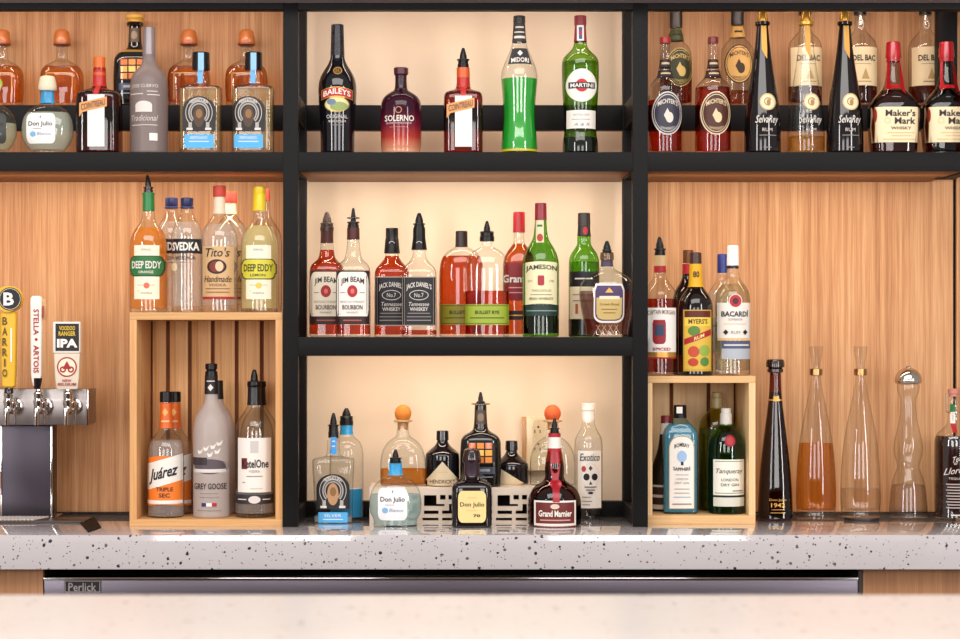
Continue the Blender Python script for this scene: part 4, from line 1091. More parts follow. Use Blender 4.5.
# --- middle shelf
MF, MB = .056, .14
def beam(cx, Y, label, full):
    b = Bottle('whiskey_bottle', label, 'bottle', GM, cx, Y, MIDZ,
        [(230, 5.8), (243, 6.1), (252, 7.2), (258, 8.4), (261, 11), (264, 14.6), (268, 16.6), (273, 17.2), (330, 17.2), (337, 16.4)], sq=(266, .95, 4))
    b.body(CLR).fill(250 if full else 325, liquid('#d04a20'), 334)
    b.band(230 if full else 228, 243 if full else 239.5, paper('#4a1c18'), 'neck_label', .0009)
    if full: b.spout(212, 231, 6.9, plastic('#3a241c'), 4.6, .44, False)
    else:
        b.spout(208, 228, 5.6, SPB, 2.8, .32)
        b.lathe('spout_ring', [(217, 4), (217.6, 6.6), (218.6, 6.6), (219.2, 4)], glass('#a89a90'))
    b.label([('p', 'rect', cx - 16.6, 271, cx + 16.6, 317, paper('#2c1c1a')), ('p', 'rr', cx - 15.7, 272.4, cx + 15.7, 320, paper('#efe2cc') if full else W), ('t', 'JIM BEAM', cx, 283, 23, 7.2, paper('#2a1a1a'), dict(bold=.02, arch=2.4)), ('p', 'ellipse', cx - 5.2, 285.6, cx + 5, 297.6, RD), ('p', 'ellipse', cx - 2, 289, cx + 2, 294, paper('#d86a60')),
        L(cx - 12, cx - 7, 293, GY, .4), L(cx + 7, cx + 12, 293, GY, .4), ('t', 'KENTUCKY STRAIGHT', cx, 302, 24, 2, GY), ('t', 'BOURBON', cx, 307.5, 20, 4.6, paper('#3a2a28'), dict(bold=.01)), ('t', 'WHISKEY', cx, 312.6, 12, 2, GY), ('p', 'rect', cx - 16.6, 316.5, cx + 16.6, 324.5, paper('#2a1414')), L(cx - 9, cx + 9, 320.5, paper('#c05040'), .6)])
    return b
beam(327, MB, 'bourbon bottle full of red liquid at the far left of the middle shelf', True)
beam(353.3, MF, 'nearly empty bourbon bottle with white label and thin pourer on the middle shelf', False)
def jack(cx, Y, label, full):
    b = Bottle('whiskey_bottle', label, 'bottle', GM, cx, Y, MIDZ,
        [(246, 6.2), (254, 6.4), (258, 7.4), (262, 10.2), (266, 14), (270, 16.6), (275, 17.4), (330, 17.4), (337, 16.8)], sq=(268, .95, 5))
    b.body(CLR).fill(256 if full else 330, liquid('#cc4a22'), 334.5)
    if full: b.lathe('cap', [(228, 5.8), (228.6, 6.3), (238, 6.2), (239, 6.6), (253.5, 8)], CAPB)
    else:
        b.lathe('neck_foil', [(228, 6.1), (238, 6.3), (250, 8)], CAPB)
        b.spout(213, 229, 5.4, SPB, 4.2, .36)
    wt = paper('#d8d0c8')
    b.label([('p', 'rect', cx - 16.6, 277, cx + 16.6, 326, paper('#a89c90')), ('p', 'rect', cx - 16, 278, cx + 16, 325, paper('#16131a')), ('t', 'JACK DANIEL’S', cx, 288.5, 25, 6.4, wt, dict(bold=.02, arch=3)), ('p', 'ellipse', cx - 9.5, 290.5, cx + 9.5, 300.5, wt), ('p', 'ellipse', cx - 8.9, 291.1, cx + 8.9, 299.9, paper('#16131a')), ('t', 'No.7', cx, 295.5, 9, 4, wt),
        ('t', 'Tennessee', cx, 304.4, 20, 4, wt, dict(shear=.25)), ('t', 'WHISKEY', cx, 309.4, 18, 3.6, wt, dict(bold=.015)), L(cx - 11, cx + 11, 313.5, GY, .4), L(cx - 12, cx + 12, 317, GY, .4), L(cx - 12, cx + 12, 320.5, GY, .5)])
    b.label([('p', 'ellipse', cx - 3, 241.5, cx + 3, 246.5, LW), ('p', 'ellipse', cx - 2.4, 242, cx + 2.4, 246, BK)], 'neck_emblem', .0022)
    return b
jack(392, MB, 'full whiskey bottle with black label and black cap on the middle shelf', True)
jack(419.2, MF, 'nearly empty whiskey bottle with black label and black pourer on the middle shelf', False)
def bulleit(cx, Y, label, lq, spout, badge):
    b = Bottle('whiskey_bottle', label, 'bottle', GM, cx, Y, MIDZ,
        [(240, 5.4), (246, 5.6), (248, 8), (250.5, 13), (255, 17.8), (261, 20.8), (270, 22.2), (290, 22.4), (330, 22.2), (337, 21)], flat=.66, N=48)
    b.body(CLR).fill(lq, liquid('#cc5216' if not spout else '#c4451c'), 334)
    if spout:
        b.spout(221, 241.5, 7.4, SPB, 3.4, .5, False)
    else: b.cap(231, 247, 6.2, P('#2a1714', .4), 6)
    bd = paper(badge)
    b.label([('p', 'rect', cx - 21.8, 304.5, cx + 21.8, 325, bd), ('p', 'rect', cx - 21, 305.6, cx + 21, 306.3, paper('#3f4a12')), ('p', 'rect', cx - 21, 323.2, cx + 21, 323.9, paper('#3f4a12')), ('t', 'BULLEIT RYE', cx, 312.5, 24, 3.4, paper('#2a3010'), dict(bold=.02)), L(cx - 17, cx + 17, 318, paper('#4a5418'), .5)])
    return b
bulleit(461.5, MB, 'full rye bottle with dark cap and green band label on the middle shelf', 256, False, '#8f8a28')
bulleit(487, MF, 'half-empty rye bottle with black pourer and bright green band label', 291, True, '#9aac34')
b = Bottle('whisky_bottle', 'red-capped scotch bottle with red label standing behind the green-glass whiskey', 'bottle', GM, 519, MB, MIDZ,
    [(228, 4.9), (242, 5.2), (246, 7.5), (250, 11), (256, 14.4), (263, 16), (270, 16.3), (330, 16), (337, 15)], sq=(256, .9, 3))
b.body(CLR).fill(244, liquid('#d8661a'), 334)
b.cap(212, 232.5, 6.2, P('#b01c22', .3), 5.9)
b.label([('p', 'oct', 503, 263, 535, 301, paper('#8a1820')), ('t', "Grant's", 516, 279, 27, 8, W, dict(bold=.025)), L(508, 530, 288, paper('#d8a0a0'), .5), L(508, 530, 293, paper('#d8a0a0'), .5)])
b.label([('p', 'rect', 504, 311, 534, 320, paper('#2a1a18')), L(507, 531, 315.5, GO, .6)], 'lower_label')
b = Bottle('whiskey_bottle', 'tall green irish whiskey bottle with red cap and cream label on the middle shelf', 'bottle', GM, 540.7, MF, MIDZ,
    [(214, 5.6), (224, 6), (234, 6.8), (240, 8.4), (245, 11.5), (250, 14.6), (256, 17), (263, 18.2), (270, 18.4), (330, 18.3), (338, 17.4)])
b.body(glass('#96cc62', .35)).fill(292, liquid('#34441a'), 333)
b.cap(203, 220, 6.1, P('#8c1a28', .3), 5.8)
b.label([('p', 'rect', 535.6, 220.5, 543.6, 243, paper('#d8cfa8')), ('p', 'ellipse', 536.6, 234, 542.6, 242, paper('#b0382c')), L(537, 542, 226, GRN, 1)], 'neck_label')
b.label([('p', 'rect', 522.7, 263.5, 558.7, 305.5, paper('#e9dfb4'), 0, 1.5), ('t', 'JAMESON', 540.7, 270, 31, 6.2, paper('#1f3024'), dict(bold=.025, arch=1.8)), ('p', 'shield', 536.8, 276, 543.4, 286, paper('#a8323c')), ('t', 'EST.', 530, 281.5, 5, 2, GY), ('t', '1780', 551, 281.5, 5, 2, GY), ('t', 'TRIPLE DISTILLED', 540.7, 291, 20, 2.2, GY),
    L(530, 551, 295, GY, .35), ('t', 'IRISH WHISKEY', 540.7, 299, 24, 2.6, paper('#3a4a3a'))])
b.label([('p', 'rect', 522.7, 305.5, 558.7, 316, paper('#1c3430')), L(526, 556, 311, paper('#7f9a88'), .5)], 'lower_label')
b = Bottle('whisky_bottle', 'green scotch bottle with black cap behind the faceted bottle on the middle shelf', 'bottle', GM, 584, MB + .012, MIDZ,
    [(222, 5.8), (234, 6.3), (238, 7), (244, 6.7), (248, 9), (253, 12.8), (258, 14.8), (264, 15.4), (330, 15.4), (337, 14.6)], flat=.95)
b.body(glass('#a4da74', .4)).fill(262, liquid('#b0cc54'), 333)
b.cap(213, 225, 6.4, P('#241d14', .35), 6.2)
b.band(225, 236, P('#17130f', .4), 'neck_label'); b.label([('p', 'ellipse', 582.5, 227, 587.5, 235, RD)], 'neck_seal', .0013)
b.label([('p', 'rect', 569.5, 272, 598.5, 287, BK), L(574, 592, 279, LW, .7), ('p', 'rect', 569.5, 287, 598.5, 319, paper('#ead9b8')), ('t', 'Scotch', 583, 292.5, 22, 5, paper('#5a4a3a'))][:3] + [L(572, 594, 295, GY, .5), L(572, 594, 301, GY, .5), ('p', 'rect', 574.5, 304, 577, 314, paper('#b8603a'))])
b.band(319.5, 336, P('#12160e', .2), 'base_band', .0005)
# faceted bulbous bottle
b = Bottle('whisky_bottle', 'squat faceted whisky bottle with gold shield label at the right of the middle shelf', 'bottle', GM, 607, .07, MIDZ,
    [(262, 5.6), (267, 6), (270, 8.5), (272.5, 14), (276, 20), (281, 25), (288, 27.8), (295, 28), (306, 26.6), (318, 24), (330, 21.4), (338, 20)], flat=.66, N=26)
b.body(CLR).fill(291, frosted('#7a2414', .5, .1), 334)
b.band(260, 266.5, paper('#4a3a52'), 'neck_label', .0009)
b.lathe('neck_collar', [(252, 5), (253, 6.6), (260, 7)], glass('#b8a898'))
b.spout(241, 253, 4.4, SPB, 3.8, .3)
b.label([('p', 'shield', 592.6, 284, 623, 323, W), ('p', 'shield', 594, 286, 621.6, 321, paper('#4a3460')), ('p', 'rect', 595.2, 298, 620.6, 315, paper('#cbb070')), ('p', 'shield', 596, 301, 619.8, 319.8, paper('#cbb070')), ('p', 'tri', 603.5, 288, 612, 293, GO), ('p', 'rect', 598, 296.4, 618, 299.6, paper('#e8dcc0')), ('t', 'Crown Royal', 608, 304.8, 19, 3.4, paper('#6a4a28')), L(600, 616, 309.5, paper('#8a6a38'), .4), L(602, 614, 313, paper('#8a6a38'), .4)])
FC = P('#c89a7a', .12, .8)
b.label([('poly', [(x, 336), (x + .6, 336), (x + 7, 325), (x + 6.4, 325)], FC) for x in (592, 598, 604, 610)] + [('poly', [(x + 7, 336), (x + 7.6, 336), (x + .6, 325), (x, 325)], FC) for x in (595, 601, 607, 613)], 'cut_facets', .0003)

# --- on the right crate
RF, RB = .122, .206
b = Bottle('rum_bottle', 'spiced rum bottle with white label, partly hidden by the black upright', 'bottle', GR, 659.9, RF, CRZ,
    [(258, 5.4), (272, 5.9), (278, 6.6), (282, 9), (287, 13), (292, 16), (298, 17), (306, 17.3), (368, 17.2), (376, 16.4)])
b.body(CLR).fill(299, liquid('#b04428'), 372)
b.band(255.5, 266, paper('#c8a878'), 'neck_label', .0009); b.band(266, 272.5, RD, 'neck_band', .0009)
b.spout(237, 256, 5.4, SPB, 4, .4, True, -.4)
b.label([('p', 'rect', 642.5, 308, 675, 358.5, paper('#f0ece6')), ('t', 'CAPTAIN MORGAN', 660, 313, 27, 4.4, paper('#7a5a2c'), dict(bold=.01, arch=.8)), ('p', 'shield', 651, 320, 664, 344, paper('#9a2028')), ('p', 'rect', 653, 325, 662, 336, paper('#33405c')), ('t', 'SPICED', 660, 349, 18, 3, RD, dict(bold=.02)), ('p', 'rect', 642.5, 352, 675, 357, GO), ('p', 'rect', 642.5, 357, 675, 358.5, RD)])
b = Bottle('rum_bottle', 'dark bottle with bronze cap hidden behind the yellow-necked rum', 'bottle', GR, 688.2, RB + .004, CRZ, [(268, 5.4), (278, 5.8), (284, 9), (291, 13.6), (300, 15.6), (368, 15.6), (376, 15)])
b.body(shiny('#1c0a08')).cap(250, 263, 5.4, P('#6a4022', .35, .5, .4), 5.2)
b.band(264, 274, RD, 'neck_band')
b = Bottle('rum_bottle', 'dark rum bottle with yellow neck and yellow-red label on the right crate', 'bottle', GR, 695.6, RF, CRZ,
    [(262, 5.8), (276, 6.2), (286, 7), (290, 9.5), (295, 13.5), (300, 16), (307, 17.2), (315, 17.4), (368, 17.4), (376, 16.6)])
b.body(shiny('#130b0a'))
b.cap(252.5, 264, 6, P('#3c1c14', .35), 5.8)
b.band(264, 287, paper('#e0a818'), 'neck_label', .0008); b.label([('t', '80', 695.4, 274.5, 6.4, 6.4, paper('#4a2a10'), dict(bold=.03))], 'neck_print', .0013)
b.label([('p', 'rect', 682, 310, 710, 371, paper('#caa030')), ('p', 'rect', 683, 311, 709, 317.5, paper('#5a1c14')), ('p', 'rect', 683, 317.5, 709, 326, paper('#e8c848')), ('t', "MYERS'S", 696, 321.5, 19, 5, paper('#5a3a10'), dict(bold=.02)), ('p', 'rect', 683, 326, 709, 369, paper('#d8b040')),
    ('p', 'ellipse', 686, 326, 698, 336, paper('#5a8030')), ('p', 'rect', 682.6, 334, 709.4, 340, RD, 5), ('t', 'RUM', 697, 337, 10, 3.6, paper('#f0d890'), dict(bold=.02, tilt=2)), ('p', 'ellipse', 686, 346, 697, 357, paper('#c0482a')), ('p', 'ellipse', 697, 345, 708, 356, paper('#8fa840')), ('p', 'ellipse', 698, 357, 707, 366, paper('#4f8034')), ('p', 'ellipse', 686, 358, 696, 366, paper('#b83a20'))])
b = Bottle('rum_bottle', 'white rum bottle with white cap and round red emblem on the right crate', 'bottle', GR, 732.8, RF, CRZ,
    [(262, 5.2), (274, 5.8), (279, 7.4), (283, 10.5), (288, 14), (293, 16.4), (299, 17.2), (306, 17.4), (368, 17.2), (376, 16.2)])
b.body(CRD).fill(284, liquid('#eef0dc'), 370)
b.cap(245.5, 265.5, 6.1, plastic('#f0ece8'), 5.6); b.band(266, 268.5, BK, 'neck_ring', .0012)
b.label([('p', 'rect', 716.5, 303, 749.5, 338, W), ('p', 'ellipse', 726.3, 294.3, 739.7, 308, W), ('p', 'ellipse', 727, 295, 739, 307.4, paper('#b82430')), ('p', 'ellipse', 730, 298, 736, 304.4, paper('#4a1c24')), ('t', 'BACARDÍ', 733, 313.5, 27, 6.6, paper('#1c1a22'), dict(bold=.025)), ('t', 'SUPERIOR', 733, 319.6, 14, 2.2, GY), L(722, 744, 324, TAN, .3),
    ('p', 'diamond', 721, 329.5, 726, 335, BK), ('p', 'diamond', 740.5, 329.5, 745.5, 335, BK), ('t', 'RUM', 733, 332.4, 9, 3, GY), ('p', 'rect', 716.5, 338, 749.5, 340.5, TAN)])
b.label([('p', 'rect', 720, 341, 749.2, 359, paper('#aeb4bc')), ('p', 'rect', 720, 341, 749.2, 348.5, paper('#4a5676')), L(722, 747, 345, LW, .8)], 'lower_label')
b = Bottle('vodka_bottle', 'clear bottle with blue cap half hidden behind the white rum', 'bottle', GR, 722.3, RB + .002, CRZ, [(270, 4.8), (280, 5.4), (285, 9), (292, 13.6), (300, 15.4), (368, 15.4), (376, 14.6)])
b.body(CRD).fill(290, CLIQ2_LIT, 370).cap(254, 273, 5.2, P('#28347a', .3), 5)
b.label([('p', 'rect', 707, 318, 737, 352, CR), L(711, 720, 326, GY, .6)])

# --- inside the right crate
KF = .13
b = Bottle('gin_bottle', 'pale blue square gin bottle with white arched label in the right crate', 'bottle', GR, 680, KF, CRF,
    [(412, 5.2), (418, 5.6), (421, 8), (425, 12), (430, 15.6), (434, 17), (440, 17.2), (508, 17), (516, 16.6)], sq=(428, .7, 5))
b.body(glass('#d6f0f6', .6)).fill(424, frosted('#86c6de', .58, .1), 511)
b.cap(405, 418, 6.6, CAPB, 6.4); 
Fb = Flat(KF - 6.7 * b.s, (b.root.location.x, KF, CRF)); Fb.decos('cap_label', [('p', 'rect', 676.5, 407, 682.4, 413.5, W)], b.root, .0004)
b.label([('p', 'archlow', 667.6, 435.5, 693, 508, paper('#b8a070')), ('p', 'archlow', 668.4, 436.4, 692.2, 507.2, W), ('t', 'BOMBAY', 680.4, 446, 15, 4, paper('#2a2a34'), dict(bold=.02, arch=2)), ('p', 'ellipse', 675.6, 450, 685.4, 461.5, paper('#9ab8dc')), ('p', 'rect', 679.4, 461, 682, 464.5, DG), ('t', 'SAPPHIRE', 680.4, 467.5, 17, 3.6, paper('#2a2a34'), dict(bold=.015, arch=-1)),
    L(674, 687, 474, GY, .3), ('t', 'LONDON', 680.4, 478, 12, 2, GY), ('t', 'DRY GIN', 680.4, 482, 14, 2.2, GY), L(673, 688, 488, GY, .3), L(673, 688, 492, GY, .3), L(672, 689, 496, paper('#9ab0d0'), .4), L(671, 690, 503, GY, .6)])
b = Bottle('liqueur_bottle', 'dark red-capped bottle mostly hidden behind the blue gin bottle', 'bottle', GR, 666, .208, CRF, [(420, 5), (432, 6), (445, 7.5), (456, 10), (466, 14.5), (475, 16.4), (484, 16.8), (509, 16.8), (516, 16)])
b.body(shiny('#120a0a')).cap(415.5, 423, 5.2, P('#8a1c26', .3), 5); b.band(423, 434, W, 'neck_label', .0008)
b.label([('p', 'rect', 650.4, 484, 681, 508, paper('#d8d0c4')), ('p', 'rect', 650.4, 486, 681, 503.5, paper('#3c201c')), L(650.5, 680, 495, LW, 1.4)])
def green_gin(cx, Y, label, gl, lq, k=0, full=True):
    b = Bottle('gin_bottle', label, 'bottle', GR, cx, Y, CRF,
        [(414 + k, 5.4), (424 + k, 5.8), (427 + k, 8), (430 + k, 12), (435 + k, 15.8), (441 + k, 17.8), (449 + k, 18.5), (470, 18.6), (508, 18.4), (516, 17.2)])
    b.body(glass(gl, .35)).fill(444 + k, frosted(lq, .5, .06), 511)
    b.lathe('cap', [(408 + k, 4.2), (408.6 + k, 5), (413 + k, 5), (414 + k, 6), (425 + k, 6.2)], plastic('#c9c4bc' if full else '#b8a878'))
    if full:
        b.label([('p', 'ellipse', 722.2, 434, 733, 446, paper('#8a1420')), ('p', 'ellipse', 724, 436, 731.2, 444, paper('#b02a34'))], 'wax_seal', .0012)
        b.label([('p', 'rect', 711.6, 458.5, 743, 494, paper('#e9e6da')), ('p', 'rect', 713, 460, 741.8, 460.6, GRN), ('p', 'rect', 713, 491.5, 741.8, 492.1, GRN), ('t', 'Tanqueray', 727.4, 470.5, 27, 6, paper('#2a3a2c'), dict(shear=.3)), ('t', 'LONDON', 727.4, 478.5, 17, 2.8, paper('#3a4a3c')), ('t', 'DRY GIN', 727.4, 483.5, 18, 2.8, paper('#3a4a3c')), L(730, 741, 489.5, GY, .6), ('p', 'rect', 711.6, 494, 743, 496, BK), ('p', 'rect', 711.6, 496, 743, 505, paper('#cfd0c2'))])
    return b
green_gin(726, KF + .004, 'dark green gin bottle with red wax seal and white label in the right crate', '#9ccc88', '#1c4a20')
green_gin(717, .2235, 'yellow-green gin bottle with gold cap at the back of the right crate', '#d8d68c', '#7a8428', -16, False)

# --- counter, middle bay
ST = lz1
horseshoe(333.5, .112, CT, 'empty square bottle with horseshoe label and black pourer on the counter', GC, 457, 525, 20.6, 17.6, 516, '#e8eef0', False, lx=.3)
r_ = [o for o in bpy.data.objects if o.get('label', '').startswith('empty square bottle with horseshoe')][0]
class _B: pass
s_f = (.112 + 4.5) / F
bt = Bottle.__new__(Bottle); bt.cx, bt.Y, bt.s, bt.zb, bt.oz, bt.root, bt.pts, bt.sq, bt.flat, bt.N = 333.5, .112, s_f, CT, CT, r_, [(0, 6.5 * s_f, 1, 2), (1, 6.5 * s_f, 1, 2)], None, 1, 28
bt.spout(413, 438, 5.2, SPB, 3.4, .54)
bt.label([('p', 'rect', 331, 437, 337, 454, paper('#3f98dc')), L(332.5, 335.5, 441, W, .5), L(332.5, 335.5, 446, W, .5)], 'neck_strip', .0012)
b = Bottle('tequila_bottle', 'clear bottle with blue neck band and black pourer behind the horseshoe bottle', 'bottle', GC, 346.5, .203, CT,
    [(424, 6), (434, 6.3), (437, 8), (440, 12), (444, 15), (450, 16.6), (458, 17), (512, 17), (519, 16)])
b.body(CRD).fill(506, CLIQ2_LIT, 514)
b.band(424.5, 434.5, plastic('#2a90c4'), 'neck_band', .0009)
b.spout(408, 425, 6.9, SPB, 4.4, .54, False)
b.label([('p', 'rect', 331, 487, 362.5, 516, paper('#2486b4')), ('p', 'rect', 331, 487, 362.5, 488, W)])
def cork_square(cx, Y, label, lq, corkc):
    b = Bottle('tequila_bottle', label, 'bottle', GC, cx, Y, ST,
        [(420, 5.9), (434, 6), (437, 8), (440, 13), (444, 17), (450, 20.4), (458, 22.4), (468, 22.8), (488, 22)], sq=(448, .72, 3))
    b.body(CRD)
    if lq: b.fill(lq, liquid('#e6a04c'), 485)
    b.ball(404.6, 420.5, 8.4, P(corkc, .6, .3), 'cork_stopper', .6)
    b.lathe('stopper_ring', [(419.5, 6), (420.2, 9.6), (421.6, 9.6), (422.4, 6.2)], P('#b89468', .3, .6))
    b.lathe('cork_plug', [(421, 5.2), (430, 5)], P('#c48a50', .6))
    return b
cork_square(403, .165, 'clear square bottle with orange ball cork and amber liquid on the fretwork stand', 469, '#cc7a2c')
cork_square(552.5, .178, 'clear empty square bottle with red-orange ball cork behind the red-ribboned liqueur', None, '#cc5a2c')
def apothecary(cx, Y, label, k=0, half=None):
    b = Bottle('gin_bottle', label, 'bottle', GC, cx, Y, ST,
        [(438 + k, 5.2), (442 + k, 5.5), (446 + k, 8), (449 + k, 12), (453 + k, 16.4), (456 + k, 17.3), (480, 17.3), (488, 16.8)])
    b.body(shiny('#131014'))
    b.cap(430.5 + k, 440 + k, 6.4, shiny('#1a1618'), 6.0)
    crm_ = paper('#ddc9a6')
    if half is None:
        b.label([('p', 'tri', cx - 17.2, 460.5, cx + 17.2, 480, crm_), ('p', 'rect', cx - 17.2, 480, cx + 17.2, 484.6, crm_), ('t', "HENDRICK'S", cx, 480.4, 25, 4, paper('#4a3424'), dict(bold=.01)), L(cx - 5, cx + 5, 471, TAN, .4)], 'diamond_label')
    else:
        b.label([('p', 'rtri', cx - 17.2, 464, cx + 16, 484.6, crm_)], 'diamond_label')
    return b
apothecary(442.5, .165, 'black apothecary gin bottle with cream diamond label, left on the fretwork stand')
grid_bottle(480.6, .142, ST, 'dark square tequila bottle with amber window grid and pourer on the fretwork stand', GC, 436, 52, 20.5, True)
apothecary(511.5, .203, 'black apothecary gin bottle right of the dark grid bottle, on the fretwork stand', 10, 1)
round_white(395.5, .02, CT, 'round clear tequila bottle with blue neck band and black pourer on the counter', GC, 476.5, 528, 26.2, 494, 'spout', -2.5, '#f0eef0', '#b6d6d6', '#2a9ad2')
b = Bottle('tequila_bottle', 'dark square-shouldered tequila bottle with cream rounded label on the counter', 'bottle', GC, 471.8, .022, CT,
    [(461, 7), (470, 7.3), (476, 8), (479, 11), (481, 15.5), (484, 19), (489, 20.4), (522, 20.2), (528, 19.4)], sq=(482, .9, 5))
b.body(shiny('#150c10'))
b.ball(448.5, 462.5, 9.4, P('#2a1416', .2, .5, 0, .5), 'stopper', .95)
b.lathe('neck_foil', [(462.5, 8.2), (464, 7.6), (477, 8.2)], P('#4a3a44', .3, .5, .5))
b.label([('p', 'rr', 458, 489.5, 485.8, 521, paper('#e8cf8c')), ('t', 'Don Julio', 472, 503.5, 24, 5.6, paper('#3a2a1c'), dict(bold=.01)), L(466, 477, 509, TAN, .4), ('t', '70', 476.5, 514, 7, 2.8, paper('#4a3420'), dict(bold=.03)), L(467, 477, 496, TAN, .4)])
b = Bottle('liqueur_bottle', 'bulbous dark red liqueur bottle with red ribbon and maroon label on the counter', 'bottle', GC, 554.5, .036, CT,
    [(434, 5.8), (448, 6.4), (456, 8), (464, 9.4), (471, 9.8), (476, 9.2), (480, 10.5), (483, 15), (486, 19.5), (491, 23.6), (498, 26.2), (505, 26.8), (522, 26.6), (528, 25)], flat=.95)
b.body(glass('#c86840', .5)).fill(462, liquid('#7c2014'), 525)
rr_ = P('#a01424', .3, .5)
b.band(433, 451, RD, 'neck_foil', .0006); b.band(437, 448, W, 'neck_label', .0012)
b.spout(418, 434, 4.6, SPB, 3, .4, True)
b.label([('p', 'rect', 550, 451, 559, 463, rr_), ('poly', [(549.5, 463), (560, 463), (557.8, 479), (551.6, 479)], rr_), ('p', 'ellipse', 549, 478, 561, 488, rr_), ('p', 'rect', 551.4, 487, 558.4, 500, rr_)], 'red_ribbon', .0012)
b.label([('p', 'rect', 533.4, 498.8, 574.8, 525.2, W), ('p', 'rect', 535, 500.6, 573.2, 521.4, paper('#6a2420')), ('p', 'ellipse', 549, 502, 558, 507, paper('#d8c0b0')), ('t', 'Grand Marnier', 554, 511.4, 33, 6.4, W, dict(bold=.03)), L(539, 569, 518, paper('#c89a90'), .6)])
b = Bottle('tequila_bottle', 'clear bottle with white cap and sugar-skull label beside the right upright', 'bottle', GC, 588.5, .207, CT,
    [(414, 5.8), (424, 6.4), (428, 7.6), (432, 10), (437, 12.8), (443, 14), (450, 14.2), (512, 14), (520, 13.2)])
b.body(CRD).fill(438, CLIQ_LIT, 508)
b.lathe('cap', [(403, 6), (403.6, 6.8), (410, 6.8), (411, 6), (412, 6.2), (422, 6.2)], plastic('#efe6dc'))
b.label([('p', 'rect', 577.4, 450, 600.5, 507, W), ('t', 'Exotico', 589, 456.5, 20, 7.4, BK, dict(shear=.2, bold=.015)), ('p', 'ellipse', 580.5, 462.5, 598.5, 488, paper('#d8d0c8')), ('p', 'ellipse', 581.2, 463.2, 597.8, 487.4, W), ('p', 'ellipse', 582.4, 472.5, 588.6, 479.5, BK), ('p', 'ellipse', 590.6, 472.5, 596.8, 479.5, BK), ('p', 'tri', 588, 480, 591.2, 483.5, BK),
    ('p', 'ellipse', 580.6, 465, 585, 471, paper('#b03a34')), ('p', 'diamond', 587.5, 464.5, 591.5, 470, paper('#4a3a3a')), ('p', 'rect', 583.5, 485.5, 595.5, 486.4, BK), ('p', 'rect', 585, 488.5, 594, 489.3, BK), ('p', 'ellipse', 586.8, 490.5, 592.4, 493, BK), L(581, 590, 496, GY, .4), L(581, 591, 500, GY, .4), L(581, 589, 503.5, GY, .4)])

# --- tall bottles on the counter at the right
b = Bottle('tequila_bottle', 'tall slender dark brown tequila bottle beside the right crate', 'bottle', GD, 775.3, .19, CT,
    [(372, 5.6), (384, 5.8), (396, 6.4), (412, 8), (430, 10.4), (450, 12.8), (470, 14.9), (490, 16.3), (510, 17), (521, 16.8)], sq=(400, .9, 2.6))
b.body(glass('#a8603c', .4)).fill(392, liquid('#70301c'), 517)
b.lathe('stopper', [(359, 6.5), (359.8, 8.4), (363, 9.2), (367, 9.2), (368, 6.6), (369, 8), (372, 8), (373, 6)], P('#2c1712', .22, .5, 0, .5))
b.label([('p', 'rect', 772.5, 396, 778, 401, GO)], 'neck_emblem', .0012); b.band(399, 400.6, GO, 'neck_ring')
b.label([('t', 'Don Julio', 775.5, 499, 17, 3, GO), ('t', '1942', 775.5, 504, 14, 4.4, GO, dict(bold=.02)), L(769, 782, 508.5, GO, .3), L(768, 783, 511.5, GO, .3)], 'printed_lettering')
def decanter(cx, label, lq, lc, zb, ybase):
    b = Bottle('decanter', label, 'decanter', GD, cx, .2, zb,
        [(371, 4.8), (378, 4.6), (388, 6), (400, 8.6), (415, 11.6), (430, 14.6), (445, 16.9), (460, 18.4), (480, 19.6), (500, 20), (508, 19.4), (511, 18.8), (513, 19.9), (ybase, 20)], it=2)
    b.body(CRD).fill(lq, liquid(lc), 509)
    b.lathe('glass_stopper', [(346.5, 6), (347, 6.9), (352, 6.2), (360, 4.8), (367, 4), (369, 4)], glass('#f6f6f4', .3))
    b.lathe('metal_collar', [(368.6, 5), (369, 6.4), (375, 6.4), (375.6, 5)], metal('#b08a5c', .25))
    return b
decanter(816, 'tall clear decanter half full of amber spirit', 443.5, '#f2bc68', CT, 519.5)
cst = Bottle('coaster', 'thin dark round coaster under the nearly empty clear decanter', 'coaster', None, 861.8, .2, CT, [(500, 17.5), (521, 17.5)], it=0, tip=False)
cst.pts = [(0, 17.6 * cst.s, 1, 2), (.0045, 17.6 * cst.s, 1, 2)]; cst.body(P('#2c1a16', .4), 'disc')
if 'group' in cst.root: del cst.root['group']
decanter(860.5, 'tall clear decanter with a little clear spirit, standing on a dark coaster', 489, '#f6f2ee', CT + .0047, 519.5)
b = Bottle('decanter', 'clear waisted decanter with silver dome stopper at the right', 'decanter', GD, 908.3, .236, CT,
    [(384, 10.8), (387, 11.2), (392, 10.6), (396, 8.6), (400, 7.6), (410, 7.8), (420, 8.8), (432, 11.6), (441, 13.8), (448, 14.6), (456, 13.6), (462, 11.6), (467, 10.6), (471, 12), (477, 14.6), (486, 16.8), (500, 18.2), (512, 19.2), (519, 19)])
b.body(CRD).fill(485, liquid('#e6deda'), 512)
b.lathe('dome_stopper', [(367.5, 2), (368.2, 5), (370.5, 9), (374, 12), (379, 13.6), (382, 13.6), (383.5, 12.5), (384.5, 9)], metal('#cfc8c0', .12), it=2)
b.lathe('stopper_knob', [(366, 1.6), (366.6, 2.6), (368.6, 2.2)], metal('#cfc8c0', .15))
b = Bottle('liqueur_bottle', 'dark swing-top bottle with white handwriting at the right edge', 'bottle', GD, 953.8, .222, CT,
    [(396, 6.2), (402, 5.6), (420, 5.8), (425, 7.4), (429, 11.5), (433, 16), (437, 18.4), (443, 19.1), (510, 19.2), (521, 18)])
b.body(CRD).fill(435.5, P('#22090a', .1, .6, 0, .6), 517)
b.lathe('swing_stopper', [(388.6, 4.6), (389.2, 6), (393.4, 6), (394, 5), (396.5, 5.4)], P('#c07a68', .4))
bm = bmesh.new(); s_ = b.s
